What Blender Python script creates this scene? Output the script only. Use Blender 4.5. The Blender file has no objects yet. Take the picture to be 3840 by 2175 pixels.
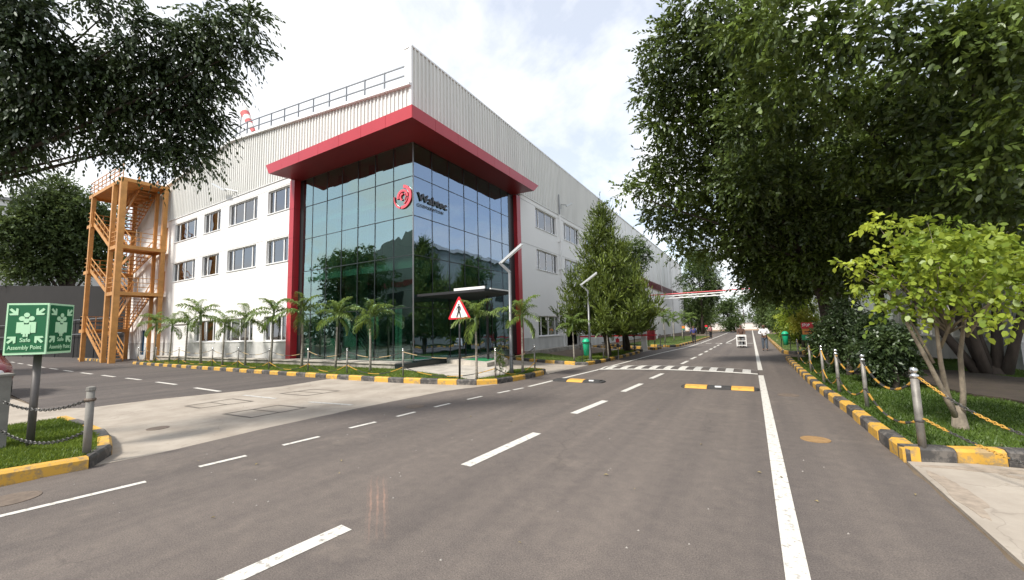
import bpy, bmesh, math, random
import numpy as np
from mathutils import Vector, Matrix
rad = math.radians
random.seed(7)
SC = bpy.context.scene
COL = SC.collection

# ---------------------------------------------------------------- camera, sky, sun, exposure
cam = bpy.data.cameras.new('camera')
cam.sensor_width = 36.0
cam.lens = 14.067
cam.clip_start = 0.05
cam.clip_end = 3000
camo = bpy.data.objects.new('camera', cam)
COL.objects.link(camo)
YAW, PIT, ROL = rad(-30.616), rad(5.5228), rad(-1.4697)
fw = Vector((math.sin(YAW)*math.cos(PIT), math.cos(YAW)*math.cos(PIT), math.sin(PIT)))
rt = Vector((math.cos(YAW), -math.sin(YAW), 0))
up = rt.cross(fw)
r2 = rt*math.cos(ROL) + up*math.sin(ROL)
u2 = -rt*math.sin(ROL) + up*math.cos(ROL)
M = Matrix((r2, u2, -fw)).transposed().to_4x4()
M.translation = Vector((0, 0, 1.6))
camo.matrix_world = M
SC.camera = camo

SUN_EL = rad(47)
SUN_DIR = Vector((-0.24, -0.66, 0)).normalized()*math.cos(SUN_EL) + Vector((0, 0, math.sin(SUN_EL)))
W = bpy.data.worlds.new('World')
SC.world = W
W.use_nodes = True
nt = W.node_tree
nt.nodes.clear()
N = nt.nodes.new
L = nt.links.new
out = N('ShaderNodeOutputWorld')
bg = N('ShaderNodeBackground')
bg.inputs['Strength'].default_value = 0.12
sky = N('ShaderNodeTexSky')
sky.sky_type = 'NISHITA'
sky.sun_disc = False
sky.sun_elevation = SUN_EL
sky.sun_rotation = math.atan2(SUN_DIR.x, SUN_DIR.y)
sky.air_density = 1.0
sky.dust_density = 1.5
tc = N('ShaderNodeTexCoord')
sep = N('ShaderNodeSeparateXYZ')
L(tc.outputs['Generated'], sep.inputs[0])
def wmath(op, a, b=None):
    n = N('ShaderNodeMath'); n.operation = op
    for i, v in enumerate((a, b)):
        if v is None: continue
        if isinstance(v, (int, float)): n.inputs[i].default_value = v
        else: L(v, n.inputs[i])
    return n.outputs[0]
zz = wmath('ADD', wmath('MAXIMUM', sep.outputs['Z'], 0.0), 0.22)
cmb = N('ShaderNodeCombineXYZ')
L(wmath('DIVIDE', sep.outputs['X'], zz), cmb.inputs[0])
L(wmath('DIVIDE', sep.outputs['Y'], zz), cmb.inputs[1])
cn = N('ShaderNodeTexNoise')
cn.inputs['Scale'].default_value = 1.15
cn.inputs['Detail'].default_value = 9
cn.inputs['Roughness'].default_value = 0.58
cn.inputs['Distortion'].default_value = 0.35
L(cmb.outputs[0], cn.inputs['Vector'])
cr = N('ShaderNodeValToRGB')
cr.color_ramp.elements[0].position = 0.44
cr.color_ramp.elements[0].color = (0.50, 0.50, 0.50, 1)
cr.color_ramp.elements[1].position = 0.57
cr.color_ramp.elements[1].color = (1, 1, 1, 1)
L(cn.outputs[0], cr.inputs[0])
mx = N('ShaderNodeMixRGB')
mx.inputs['Color2'].default_value = (5.2, 5.28, 5.4, 1)
L(cr.outputs[0], mx.inputs['Fac'])
L(sky.outputs[0], mx.inputs['Color1'])
L(mx.outputs[0], bg.inputs['Color'])
L(bg.outputs[0], out.inputs['Surface'])

sun = bpy.data.lights.new('sun', 'SUN')
sun.energy = 2.6
sun.angle = rad(9)
sun.color = (1.0, 0.95, 0.87)
suno = bpy.data.objects.new('sun', sun)
COL.objects.link(suno)
suno.rotation_euler = SUN_DIR.to_track_quat('Z', 'Y').to_euler()
suno.location = (0, 0, 60)

SC.view_settings.view_transform = 'Standard'
SC.view_settings.look = 'None'
SC.view_settings.exposure = 1.02
SC.view_settings.gamma = 1
SC.view_settings.use_curve_mapping = False
SC.cycles.max_bounces = 8
SC.cycles.transparent_max_bounces = 12
SC.cycles.caustics_reflective = False
SC.cycles.caustics_refractive = False

# ---------------------------------------------------------------- materials
def mat(name, col, rough=0.6, var=0.0, vscale=4.0, bump=0.0, bscale=40.0, metal=0.0, spec=0.5, col2=None, detail=6, coords='Object', stretch=None):
    m = bpy.data.materials.new(name)
    m.use_nodes = True
    t = m.node_tree
    b = t.nodes['Principled BSDF']
    b.inputs['Base Color'].default_value = (*col, 1)
    b.inputs['Roughness'].default_value = rough
    b.inputs['Metallic'].default_value = metal
    b.inputs['Specular IOR Level'].default_value = spec
    g = t.nodes.new('ShaderNodeNewGeometry')
    src = g.outputs['Position']
    if stretch:
        mp = t.nodes.new('ShaderNodeMapping'); mp.inputs['Scale'].default_value = stretch
        t.links.new(src, mp.inputs[0]); src = mp.outputs[0]
    if var > 0:
        n = t.nodes.new('ShaderNodeTexNoise')
        n.inputs['Scale'].default_value = vscale; n.inputs['Detail'].default_value = detail
        n.inputs['Roughness'].default_value = 0.62
        t.links.new(src, n.inputs['Vector'])
        r = t.nodes.new('ShaderNodeValToRGB')
        c2 = col2 or tuple(c*(1-var) for c in col)
        r.color_ramp.elements[0].position = 0.36; r.color_ramp.elements[0].color = (*c2, 1)
        r.color_ramp.elements[1].position = 0.62; r.color_ramp.elements[1].color = (*col, 1)
        t.links.new(n.outputs[0], r.inputs[0])
        t.links.new(r.outputs[0], b.inputs['Base Color'])
    if bump > 0:
        n2 = t.nodes.new('ShaderNodeTexNoise')
        n2.inputs['Scale'].default_value = bscale; n2.inputs['Detail'].default_value = 4
        t.links.new(g.outputs['Position'], n2.inputs['Vector'])
        bp = t.nodes.new('ShaderNodeBump'); bp.inputs['Strength'].default_value = bump; bp.inputs['Distance'].default_value = 0.01
        t.links.new(n2.outputs[0], bp.inputs['Height'])
        t.links.new(bp.outputs[0], b.inputs['Normal'])
    return m

def node_tools(m):
    t = m.node_tree
    def nd(k, **kw):
        n = t.nodes.new(k)
        for a, v in kw.items(): setattr(n, a, v)
        return n
    return t, nd, t.links.new

def asphalt_mat(name, c1, c2, streak=False):
    m = mat(name, c1, rough=0.85, spec=0.3)
    t, nd, lk = node_tools(m)
    b = t.nodes['Principled BSDF']
    g = nd('ShaderNodeNewGeometry')
    def noise(scale, det, rgh=0.6, vec=None):
        n = nd('ShaderNodeTexNoise'); n.inputs['Scale'].default_value = scale; n.inputs['Detail'].default_value = det; n.inputs['Roughness'].default_value = rgh
        lk(vec or g.outputs['Position'], n.inputs['Vector']); return n.outputs[0]
    def ramp(f, p0, c0, p1, c1_):
        r = nd('ShaderNodeValToRGB'); r.color_ramp.elements[0].position = p0; r.color_ramp.elements[0].color = (*c0, 1)
        r.color_ramp.elements[1].position = p1; r.color_ramp.elements[1].color = (*c1_, 1); lk(f, r.inputs[0]); return r.outputs[0]
    def mix(k, f, a, bb):
        x = nd('ShaderNodeMixRGB', blend_type=k)
        if isinstance(f, float): x.inputs[0].default_value = f
        else: lk(f, x.inputs[0])
        for i, v in ((1, a), (2, bb)):
            if isinstance(v, tuple): x.inputs[i].default_value = (*v, 1)
            else: lk(v, x.inputs[i])
        return x.outputs[0]
    mp = nd('ShaderNodeMapping'); mp.inputs['Scale'].default_value = (1.0, 0.22, 1); lk(g.outputs['Position'], mp.inputs[0])
    large = noise(0.55, 5, 0.6, mp.outputs[0])
    base = ramp(large, 0.34, c2, 0.66, c1)
    grain = noise(95, 3, 0.7)
    base = mix('MULTIPLY', 1.0, base, ramp(grain, 0.32, (0.62, 0.62, 0.62), 0.68, (1.30, 1.30, 1.30)))
    med = noise(7, 6, 0.7)
    base = mix('MULTIPLY', 1.0, base, ramp(med, 0.3, (0.84, 0.84, 0.85), 0.7, (1.10, 1.09, 1.07)))
    vor = nd('ShaderNodeTexVoronoi'); vor.inputs['Scale'].default_value = 16; lk(g.outputs['Position'], vor.inputs['Vector'])
    peb = ramp(vor.outputs['Distance'], 0.035, (1, 1, 1), 0.06, (0, 0, 0))
    pebm = mix('MULTIPLY', 1.0, peb, ramp(noise(0.9, 4), 0.55, (0, 0, 0), 0.68, (1, 1, 1)))
    base = mix('MIX', pebm, base, (0.25, 0.225, 0.20))
    mp2 = nd('ShaderNodeMapping'); mp2.inputs['Scale'].default_value = (2.1, 0.045, 1); lk(g.outputs['Position'], mp2.inputs[0])
    base = mix('MULTIPLY', 1.0, base, ramp(noise(1.0, 4, 0.55, mp2.outputs[0]), 0.36, (0.87, 0.87, 0.88), 0.64, (1.10, 1.09, 1.07)))
    spot = noise(1.7, 5, 0.65)
    base = mix('MIX', ramp(spot, 0.63, (0, 0, 0), 0.75, (.22, .22, .22)), base, (0.06, 0.055, 0.052))
    dust = noise(0.8, 8, 0.75)
    base = mix('MIX', ramp(dust, 0.56, (0, 0, 0), 0.74, (.5, .5, .5)), base, (0.24, 0.20, 0.165))
    cw = nd('ShaderNodeTexNoise'); cw.inputs['Scale'].default_value = 1.2; cw.inputs['Detail'].default_value = 5; lk(g.outputs['Position'], cw.inputs['Vector'])
    av = nd('ShaderNodeVectorMath', operation='MULTIPLY_ADD'); av.inputs[1].default_value = (1.1, 1.1, 0); lk(cw.outputs['Color'], av.inputs[0]); lk(g.outputs['Position'], av.inputs[2])
    ck = nd('ShaderNodeTexVoronoi', feature='DISTANCE_TO_EDGE'); ck.inputs['Scale'].default_value = 0.34; lk(av.outputs[0], ck.inputs['Vector'])
    ckm = mix('MULTIPLY', 1.0, ramp(ck.outputs['Distance'], 0.002, (.3, .3, .3), 0.005, (0, 0, 0)), ramp(noise(0.5, 2), 0.50, (0, 0, 0), 0.56, (1, 1, 1)))
    base = mix('MIX', ckm, base, (0.045, 0.04, 0.038))
    if streak:
        # a worn reddish tyre scrape across the lane: three thin wavy lines along a short diagonal
        sx = nd('ShaderNodeSeparateXYZ'); lk(g.outputs['Position'], sx.inputs[0])
        def mth(op, a, bb=None):
            n = nd('ShaderNodeMath', operation=op)
            for i, v in enumerate((a, bb)):
                if v is None: continue
                if isinstance(v, (int, float)): n.inputs[i].default_value = v
                else: lk(v, n.inputs[i])
            return n.outputs[0]
        # axis from (-3.75,3.25) to (-2.55,2.2)
        ax = Vector((1.2, -1.05, 0)); ln = ax.length; ax /= ln
        dx = mth('SUBTRACT', sx.outputs[0], -3.75); dy = mth('SUBTRACT', sx.outputs[1], 3.25)
        al = mth('ADD', mth('MULTIPLY', dx, ax.x), mth('MULTIPLY', dy, ax.y))
        cr_ = mth('ADD', mth('MULTIPLY', dx, ax.y), mth('MULTIPLY', dy, -ax.x))
        cr_ = mth('ADD', cr_, mth('MULTIPLY', mth('SUBTRACT', noise(3.0, 2), 0.5), 0.07))
        cs = mth('COSINE', mth('MULTIPLY', cr_, 2*math.pi/0.062))
        lines = mth('MULTIPLY', mth('GREATER_THAN', cs, 0.62), mth('LESS_THAN', mth('ABSOLUTE', cr_), 0.085))
        lim = mth('MULTIPLY', mth('GREATER_THAN', al, 0.0), mth('LESS_THAN', al, ln))
        soft = mth('MULTIPLY', mth('LESS_THAN', mth('ABSOLUTE', cr_), 0.1), 0.2)
        f = mth('MULTIPLY', mth('MULTIPLY', mth('MAXIMUM', lines, soft), lim), mth('MULTIPLY', mth('MULTIPLY', noise(14, 3), noise(2.2, 3)), mth('MULTIPLY', mth('MINIMUM', al, mth('SUBTRACT', ln, al)), 3.0)))
        base = mix('MIX', f, base, (0.32, 0.20, 0.15))
    lk(base, b.inputs['Base Color'])
    bp = nd('ShaderNodeBump'); bp.inputs['Strength'].default_value = 0.5; bp.inputs['Distance'].default_value = 0.006
    lk(noise(70, 3, 0.7), bp.inputs['Height']); lk(bp.outputs[0], b.inputs['Normal'])
    return m

def leaf_mat(name, dark, light, trans=0.35, gloss=0.06):
    m = bpy.data.materials.new(name); m.use_nodes = True
    t, nd, lk = node_tools(m)
    t.nodes.clear()
    o = nd('ShaderNodeOutputMaterial')
    a = nd('ShaderNodeAttribute', attribute_name='leafv')
    r = nd('ShaderNodeValToRGB')
    r.color_ramp.elements[0].color = (*dark, 1); r.color_ramp.elements[1].color = (*light, 1)
    lk(a.outputs['Fac'], r.inputs[0])
    d = nd('ShaderNodeBsdfDiffuse'); lk(r.outputs[0], d.inputs[0])
    tr = nd('ShaderNodeBsdfTranslucent')
    hs = nd('ShaderNodeHueSaturation'); hs.inputs['Hue'].default_value = 0.485; hs.inputs['Value'].default_value = 1.5
    lk(r.outputs[0], hs.inputs['Color']); lk(hs.outputs[0], tr.inputs[0])
    x = nd('ShaderNodeMixShader'); x.inputs[0].default_value = trans; lk(d.outputs[0], x.inputs[1]); lk(tr.outputs[0], x.inputs[2])
    gl = nd('ShaderNodeBsdfGlossy'); gl.inputs['Roughness'].default_value = 0.42; gl.inputs[0].default_value = (0.8, 0.85, 0.8, 1)
    y = nd('ShaderNodeMixShader'); y.inputs[0].default_value = gloss; lk(x.outputs[0], y.inputs[1]); lk(gl.outputs[0], y.inputs[2])
    lk(y.outputs[0], o.inputs[0])
    return m

def glass_mat(name, refl, rtint, ttint):
    m = bpy.data.materials.new(name); m.use_nodes = True
    t, nd, lk = node_tools(m)
    t.nodes.clear()
    o = nd('ShaderNodeOutputMaterial')
    tr = nd('ShaderNodeBsdfTransparent'); tr.inputs[0].default_value = (*ttint, 1)
    gl = nd('ShaderNodeBsdfGlossy'); gl.inputs['Roughness'].default_value = 0.0; gl.inputs[0].default_value = (*rtint, 1)
    g = nd('ShaderNodeNewGeometry')
    n = nd('ShaderNodeTexNoise'); n.inputs['Scale'].default_value = 0.9; n.inputs['Detail'].default_value = 1; lk(g.outputs['Position'], n.inputs['Vector'])
    bp = nd('ShaderNodeBump'); bp.inputs['Strength'].default_value = 0.10; bp.inputs['Distance'].default_value = 0.08
    lk(n.outputs[0], bp.inputs['Height']); lk(bp.outputs[0], gl.inputs['Normal'])
    fr = nd('ShaderNodeFresnel'); fr.inputs[0].default_value = 1.6
    ma = nd('ShaderNodeMath', operation='MULTIPLY_ADD'); ma.inputs[1].default_value = 1 - refl; ma.inputs[2].default_value = refl; ma.use_clamp = True
    lk(fr.outputs[0], ma.inputs[0])
    inv = nd('ShaderNodeMath', operation='SUBTRACT'); inv.inputs[0].default_value = 1.0; lk(g.outputs['Backfacing'], inv.inputs[1])
    mu = nd('ShaderNodeMath', operation='MULTIPLY'); lk(ma.outputs[0], mu.inputs[0]); lk(inv.outputs[0], mu.inputs[1])
    x = nd('ShaderNodeMixShader'); lk(mu.outputs[0], x.inputs[0]); lk(tr.outputs[0], x.inputs[1]); lk(gl.outputs[0], x.inputs[2])
    lk(x.outputs[0], o.inputs[0])
    return m

m_asph = asphalt_mat('asphalt', (0.148, 0.127, 0.114), (0.124, 0.107, 0.097), True)
m_asph2 = asphalt_mat('asphalt side', (0.118, 0.102, 0.094), (0.088, 0.077, 0.072))
m_conc = mat('concrete', (0.385, 0.34, 0.285), 0.9, 0.28, 1.3, 0.35, 30, col2=(0.29, 0.25, 0.205), detail=10)
def crackle(m, col, sc, wid=.004):
    t, nd, lk = node_tools(m); b = t.nodes['Principled BSDF']; src = b.inputs['Base Color'].links[0].from_socket
    g = nd('ShaderNodeNewGeometry'); n = nd('ShaderNodeTexNoise'); n.inputs['Scale'].default_value = 1.6; n.inputs['Detail'].default_value = 6; lk(g.outputs['Position'], n.inputs['Vector'])
    av = nd('ShaderNodeVectorMath', operation='MULTIPLY_ADD'); av.inputs[1].default_value = (.7, .7, 0); lk(n.outputs['Color'], av.inputs[0]); lk(g.outputs['Position'], av.inputs[2])
    v = nd('ShaderNodeTexVoronoi', feature='DISTANCE_TO_EDGE'); v.inputs['Scale'].default_value = sc; lk(av.outputs[0], v.inputs['Vector'])
    r = nd('ShaderNodeValToRGB'); r.color_ramp.elements[0].position = wid*.4; r.color_ramp.elements[0].color = (.38, .38, .38, 1); r.color_ramp.elements[1].position = wid; r.color_ramp.elements[1].color = (0, 0, 0, 1); lk(v.outputs['Distance'], r.inputs[0])
    x = nd('ShaderNodeMixRGB'); lk(r.outputs[0], x.inputs[0]); lk(src, x.inputs[1]); x.inputs[2].default_value = (*col, 1)
    sp = nd('ShaderNodeTexVoronoi'); sp.inputs['Scale'].default_value = 5.5; lk(g.outputs['Position'], sp.inputs['Vector'])
    r2_ = nd('ShaderNodeValToRGB'); r2_.color_ramp.elements[0].position = .05; r2_.color_ramp.elements[0].color = (.55, .55, .55, 1); r2_.color_ramp.elements[1].position = .13; r2_.color_ramp.elements[1].color = (0, 0, 0, 1); lk(sp.outputs['Distance'], r2_.inputs[0])
    y = nd('ShaderNodeMixRGB'); lk(r2_.outputs[0], y.inputs[0]); lk(x.outputs[0], y.inputs[1]); y.inputs[2].default_value = (.20, .165, .12, 1); lk(y.outputs[0], b.inputs['Base Color'])
crackle(m_conc, (.15, .125, .10), .45)
m_conc2 = mat('concrete pale', (0.50, 0.46, 0.40), 0.9, 0.3, 2.2, 0.3, 30, detail=9)
m_stone = mat('plinth stone', (0.40, 0.37, 0.32), 0.9, 0.45, 3.0, 0.5, 18, detail=8)
m_earth = mat('earth', (0.16, 0.12, 0.08), 0.95, 0.4, 1.5, 0.3, 10)
m_grassbase = mat('grass base', (0.085, 0.13, 0.028), 0.95, 0.45, 2.5, 0.6, 60, detail=9)
m_white = mat('white paint wall', (0.82, 0.81, 0.79), 0.8, 0.03, 0.5, 0.05, 60)
m_dado = mat('grey dado wall', (0.58, 0.58, 0.56), 0.85, 0.22, 1.6, 0.1, 40, stretch=(1, 1, .35), detail=8)
m_clad = mat('cladding sheet', (0.70, 0.695, 0.66), 0.5, 0.09, 1.2, stretch=(1, 1, .12))
m_cladflat = mat('flat panel', (0.76, 0.76, 0.74), 0.55, 0.07, 0.8, stretch=(1, 1, .2))
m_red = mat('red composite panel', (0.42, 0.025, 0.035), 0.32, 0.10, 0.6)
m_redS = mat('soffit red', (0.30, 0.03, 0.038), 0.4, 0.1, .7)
m_darkred = mat('dark red louvre', (0.22, 0.025, 0.03), 0.5)
m_frame = mat('white window frame', (0.78, 0.78, 0.77), 0.45)
m_mull = mat('dark mullion', (0.02, 0.027, 0.028), 0.35)
m_glass = glass_mat('green reflective glass', 0.38, (0.60, 0.80, 0.78), (0.43, 0.62, 0.55))
m_glassR = glass_mat('green reflective glass side', 0.40, (0.52, 0.66, 0.86), (0.42, 0.60, 0.54))
m_winglass = glass_mat('window glass', 0.22, (0.75, 0.77, 0.8), (0.5, 0.5, 0.5))
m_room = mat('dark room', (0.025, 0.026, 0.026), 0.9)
m_roomw = mat('room wall', (0.60, 0.66, 0.62), 0.9, 0.1, .7)
m_frost = mat('frosted panel', (0.55, 0.72, 0.62), 0.6)
m_orange = mat('orange steel paint', (0.56, 0.27, 0.075), 0.55, 0.25, 2.0, detail=8)
m_orangeD = mat('orange tread', (0.45, 0.21, 0.065), 0.6, 0.25, 3.0)
m_grey = mat('grey metal', (0.24, 0.25, 0.26), 0.4, 0.1, 3, metal=0.5)
m_steel = mat('steel tube', (0.26, 0.245, 0.22), 0.55, 0.35, 9, metal=0.35)
m_chrome = mat('chrome', (0.62, 0.62, 0.61), 0.2, metal=1.0)
m_pole = mat('lamp pole dark', (0.20, 0.205, 0.21), 0.4, 0.12, 3, metal=0.35)
m_led = mat('lamp head', (0.55, 0.57, 0.58), 0.35, metal=0.3)
m_black = mat('black', (0.018, 0.018, 0.02), 0.5)
m_rubber = mat('rubber', (0.045, 0.043, 0.042), 0.8, 0.3, 8, 0.2, 50)
def worn(name, col, under, lo=0.38, hi=0.47, sc=7):
    m = mat(name, col, 0.7)
    t, nd, lk = node_tools(m); b = t.nodes['Principled BSDF']
    g = nd('ShaderNodeNewGeometry'); n = nd('ShaderNodeTexNoise'); n.inputs['Scale'].default_value = sc; n.inputs['Detail'].default_value = 10; n.inputs['Roughness'].default_value = 0.72
    lk(g.outputs['Position'], n.inputs['Vector'])
    r = nd('ShaderNodeValToRGB'); r.color_ramp.elements[0].position = lo; r.color_ramp.elements[0].color = (*under, 1); r.color_ramp.elements[1].position = hi; r.color_ramp.elements[1].color = (*col, 1)
    lk(n.outputs[0], r.inputs[0]); lk(r.outputs[0], b.inputs['Base Color'])
    bp = nd('ShaderNodeBump'); bp.inputs['Strength'].default_value = 0.3; bp.inputs['Distance'].default_value = 0.01; lk(n.outputs[0], bp.inputs['Height']); lk(bp.outputs[0], b.inputs['Normal'])
    return m
m_yel = worn('kerb yellow', (0.60, 0.34, 0.05), (0.33, 0.23, 0.11), 0.40, 0.50)
m_blk = worn('kerb black', (0.055, 0.052, 0.05), (0.15, 0.135, 0.12), 0.40, 0.52)
m_line = worn('road paint white', (0.60, 0.58, 0.53), (0.27, 0.25, 0.22), 0.37, 0.47, 16)
m_linegrey = worn('road paint worn', (0.50, 0.49, 0.46), (0.25, 0.235, 0.22), 0.36, 0.5, 14)
m_bumpy = worn('bump yellow', (0.62, 0.33, 0.06), (0.30, 0.17, 0.06), 0.36, 0.46, 9)
m_cover = mat('manhole cover', (0.33, 0.20, 0.085), 0.75, 0.3, 12, 0.3, 40)
m_cover2 = mat('manhole cover grey', (0.17, 0.13, 0.10), 0.75, 0.3, 12, 0.3, 40)
m_joint = mat('drain frame', (0.15, 0.13, 0.11), 0.9, .3, 6)
m_chainy = mat('chain yellow', (0.50, 0.28, 0.045), 0.6)
m_chaink = mat('chain dark', (0.05, 0.048, 0.045), 0.5)
m_signgreen = mat('sign green', (0.006, 0.13, 0.045), 0.35)
m_signpale = mat('sign pale print', (0.50, 0.80, 0.52), 0.45)
m_signwhite = mat('sign white', (0.80, 0.80, 0.78), 0.45)
m_signred = mat('sign red', (0.60, 0.02, 0.035), 0.4)
m_signor = mat('sign orange', (0.62, 0.22, 0.04), 0.4)
m_signgr2 = mat('sign green bright', (0.01, 0.30, 0.13), 0.4)
m_bin = mat('bin green', (0.012, 0.42, 0.21), 0.4, 0.12, 3)
m_logo = mat('logo red', (0.70, 0.10, 0.13), 0.4)
m_letter = mat('letter dark', (0.035, 0.036, 0.045), 0.35)
m_greenmat = mat('green door mat', (0.01, 0.20, 0.07), 0.9, .2, 10)
m_bark = mat('bark dark', (0.075, 0.058, 0.045), 0.95, 0.4, 8, 0.7, 25, stretch=(1, 1, .3))
m_barkl = mat('bark pale', (0.30, 0.25, 0.19), 0.9, 0.5, 9, 0.5, 30, stretch=(1, 1, .5))
m_palmtr = mat('palm trunk', (0.34, 0.31, 0.26), 0.9, 0.4, 10, 0.4, 40, stretch=(.5, .5, 2.5))
m_palmsh = mat('palm crownshaft', (0.17, 0.24, 0.10), 0.6, 0.2, 5)
m_lf_dark = leaf_mat('leaf ficus dark', (0.014, 0.027, 0.012), (0.065, 0.10, 0.030), 0.28, 0.06)
m_lf_big = leaf_mat('leaf big tree', (0.013, 0.026, 0.010), (0.15, 0.215, 0.038), 0.25, 0.04)
m_lf_lime = leaf_mat('leaf lime', (0.075, 0.145, 0.016), (0.40, 0.47, 0.06), 0.40, 0.03)
m_lf_con = leaf_mat('leaf conifer', (0.016, 0.036, 0.011), (0.18, 0.235, 0.040), 0.22, 0.03)
m_lf_shrub = leaf_mat('leaf shrub', (0.014, 0.030, 0.012), (0.075, 0.115, 0.035), 0.26, 0.05)
m_lf_palm = leaf_mat('leaf palm', (0.055, 0.11, 0.022), (0.20, 0.28, 0.055), 0.35, 0.08)
m_lf_far = leaf_mat('leaf far', (0.035, 0.062, 0.020), (0.11, 0.16, 0.045), 0.3, 0.03)
m_lf_yel = leaf_mat('leaf yellow', (0.22, 0.24, 0.03), (0.45, 0.42, 0.06), 0.4, 0.04)
m_lf_left = leaf_mat('leaf far left', (0.040, 0.065, 0.022), (0.105, 0.15, 0.045), 0.35, 0.03)
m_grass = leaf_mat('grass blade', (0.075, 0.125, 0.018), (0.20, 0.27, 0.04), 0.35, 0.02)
m_grass_shaded = leaf_mat('grass blade with shade painted in', (0.040, 0.078, 0.013), (0.115, 0.175, 0.03), 0.3, 0.02)  # verge copy of the same grass, with tree shade put into its colour
m_debris = mat('dry leaf', (0.30, 0.24, 0.11), 0.8, .3, 30)
m_shadewall = mat('shade-toned compound wall', (0.011, 0.0095, 0.0085), 0.95, 0.35, .8, detail=8)  # tree shade over the wall is put into this near-black colour
m_farwhite = mat('far white wall', (0.62, 0.62, 0.60), 0.8, .06, .3)
m_farroof = mat('far roof sheet', (0.30, 0.30, 0.30), 0.6)
m_hall = mat('hall wall', (0.30, 0.33, 0.30), 0.7, .08, .4)
m_skin = mat('skin', (0.16, 0.085, 0.05), 0.6)
m_hair = mat('hair', (0.012, 0.010, 0.009), 0.6)
m_shirtw = mat('white shirt', (0.72, 0.73, 0.75), 0.85, .08, 12, .3, 30)
m_jean = mat('jeans', (0.09, 0.11, 0.14), 0.9, .25, 10, .2, 40)
m_shirtb = mat('brown shirt', (0.10, 0.055, 0.04), 0.85)
m_blue = mat('blue overall', (0.045, 0.05, 0.19), 0.85)
m_dkcloth = mat('dark trousers', (0.025, 0.025, 0.03), 0.9)
m_carred = mat('car dark red paint', (0.13, 0.012, 0.016), 0.2, spec=.6)
m_lamp = mat('headlamp', (0.65, 0.66, 0.67), 0.1)
m_socks = mat('windsock white', (0.72, 0.70, 0.64), 0.8)
m_sockr = mat('windsock red', (0.55, 0.13, 0.13), 0.8)
m_post = mat('concrete post', (0.23, 0.22, 0.20), 0.9, .2, 5, .3, 40)
m_postf = mat('sign post', (0.13, 0.12, 0.115), 0.5, .2, 5, metal=.4)
m_pebble = mat('pebble', (0.30, 0.28, 0.25), .8)

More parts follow.
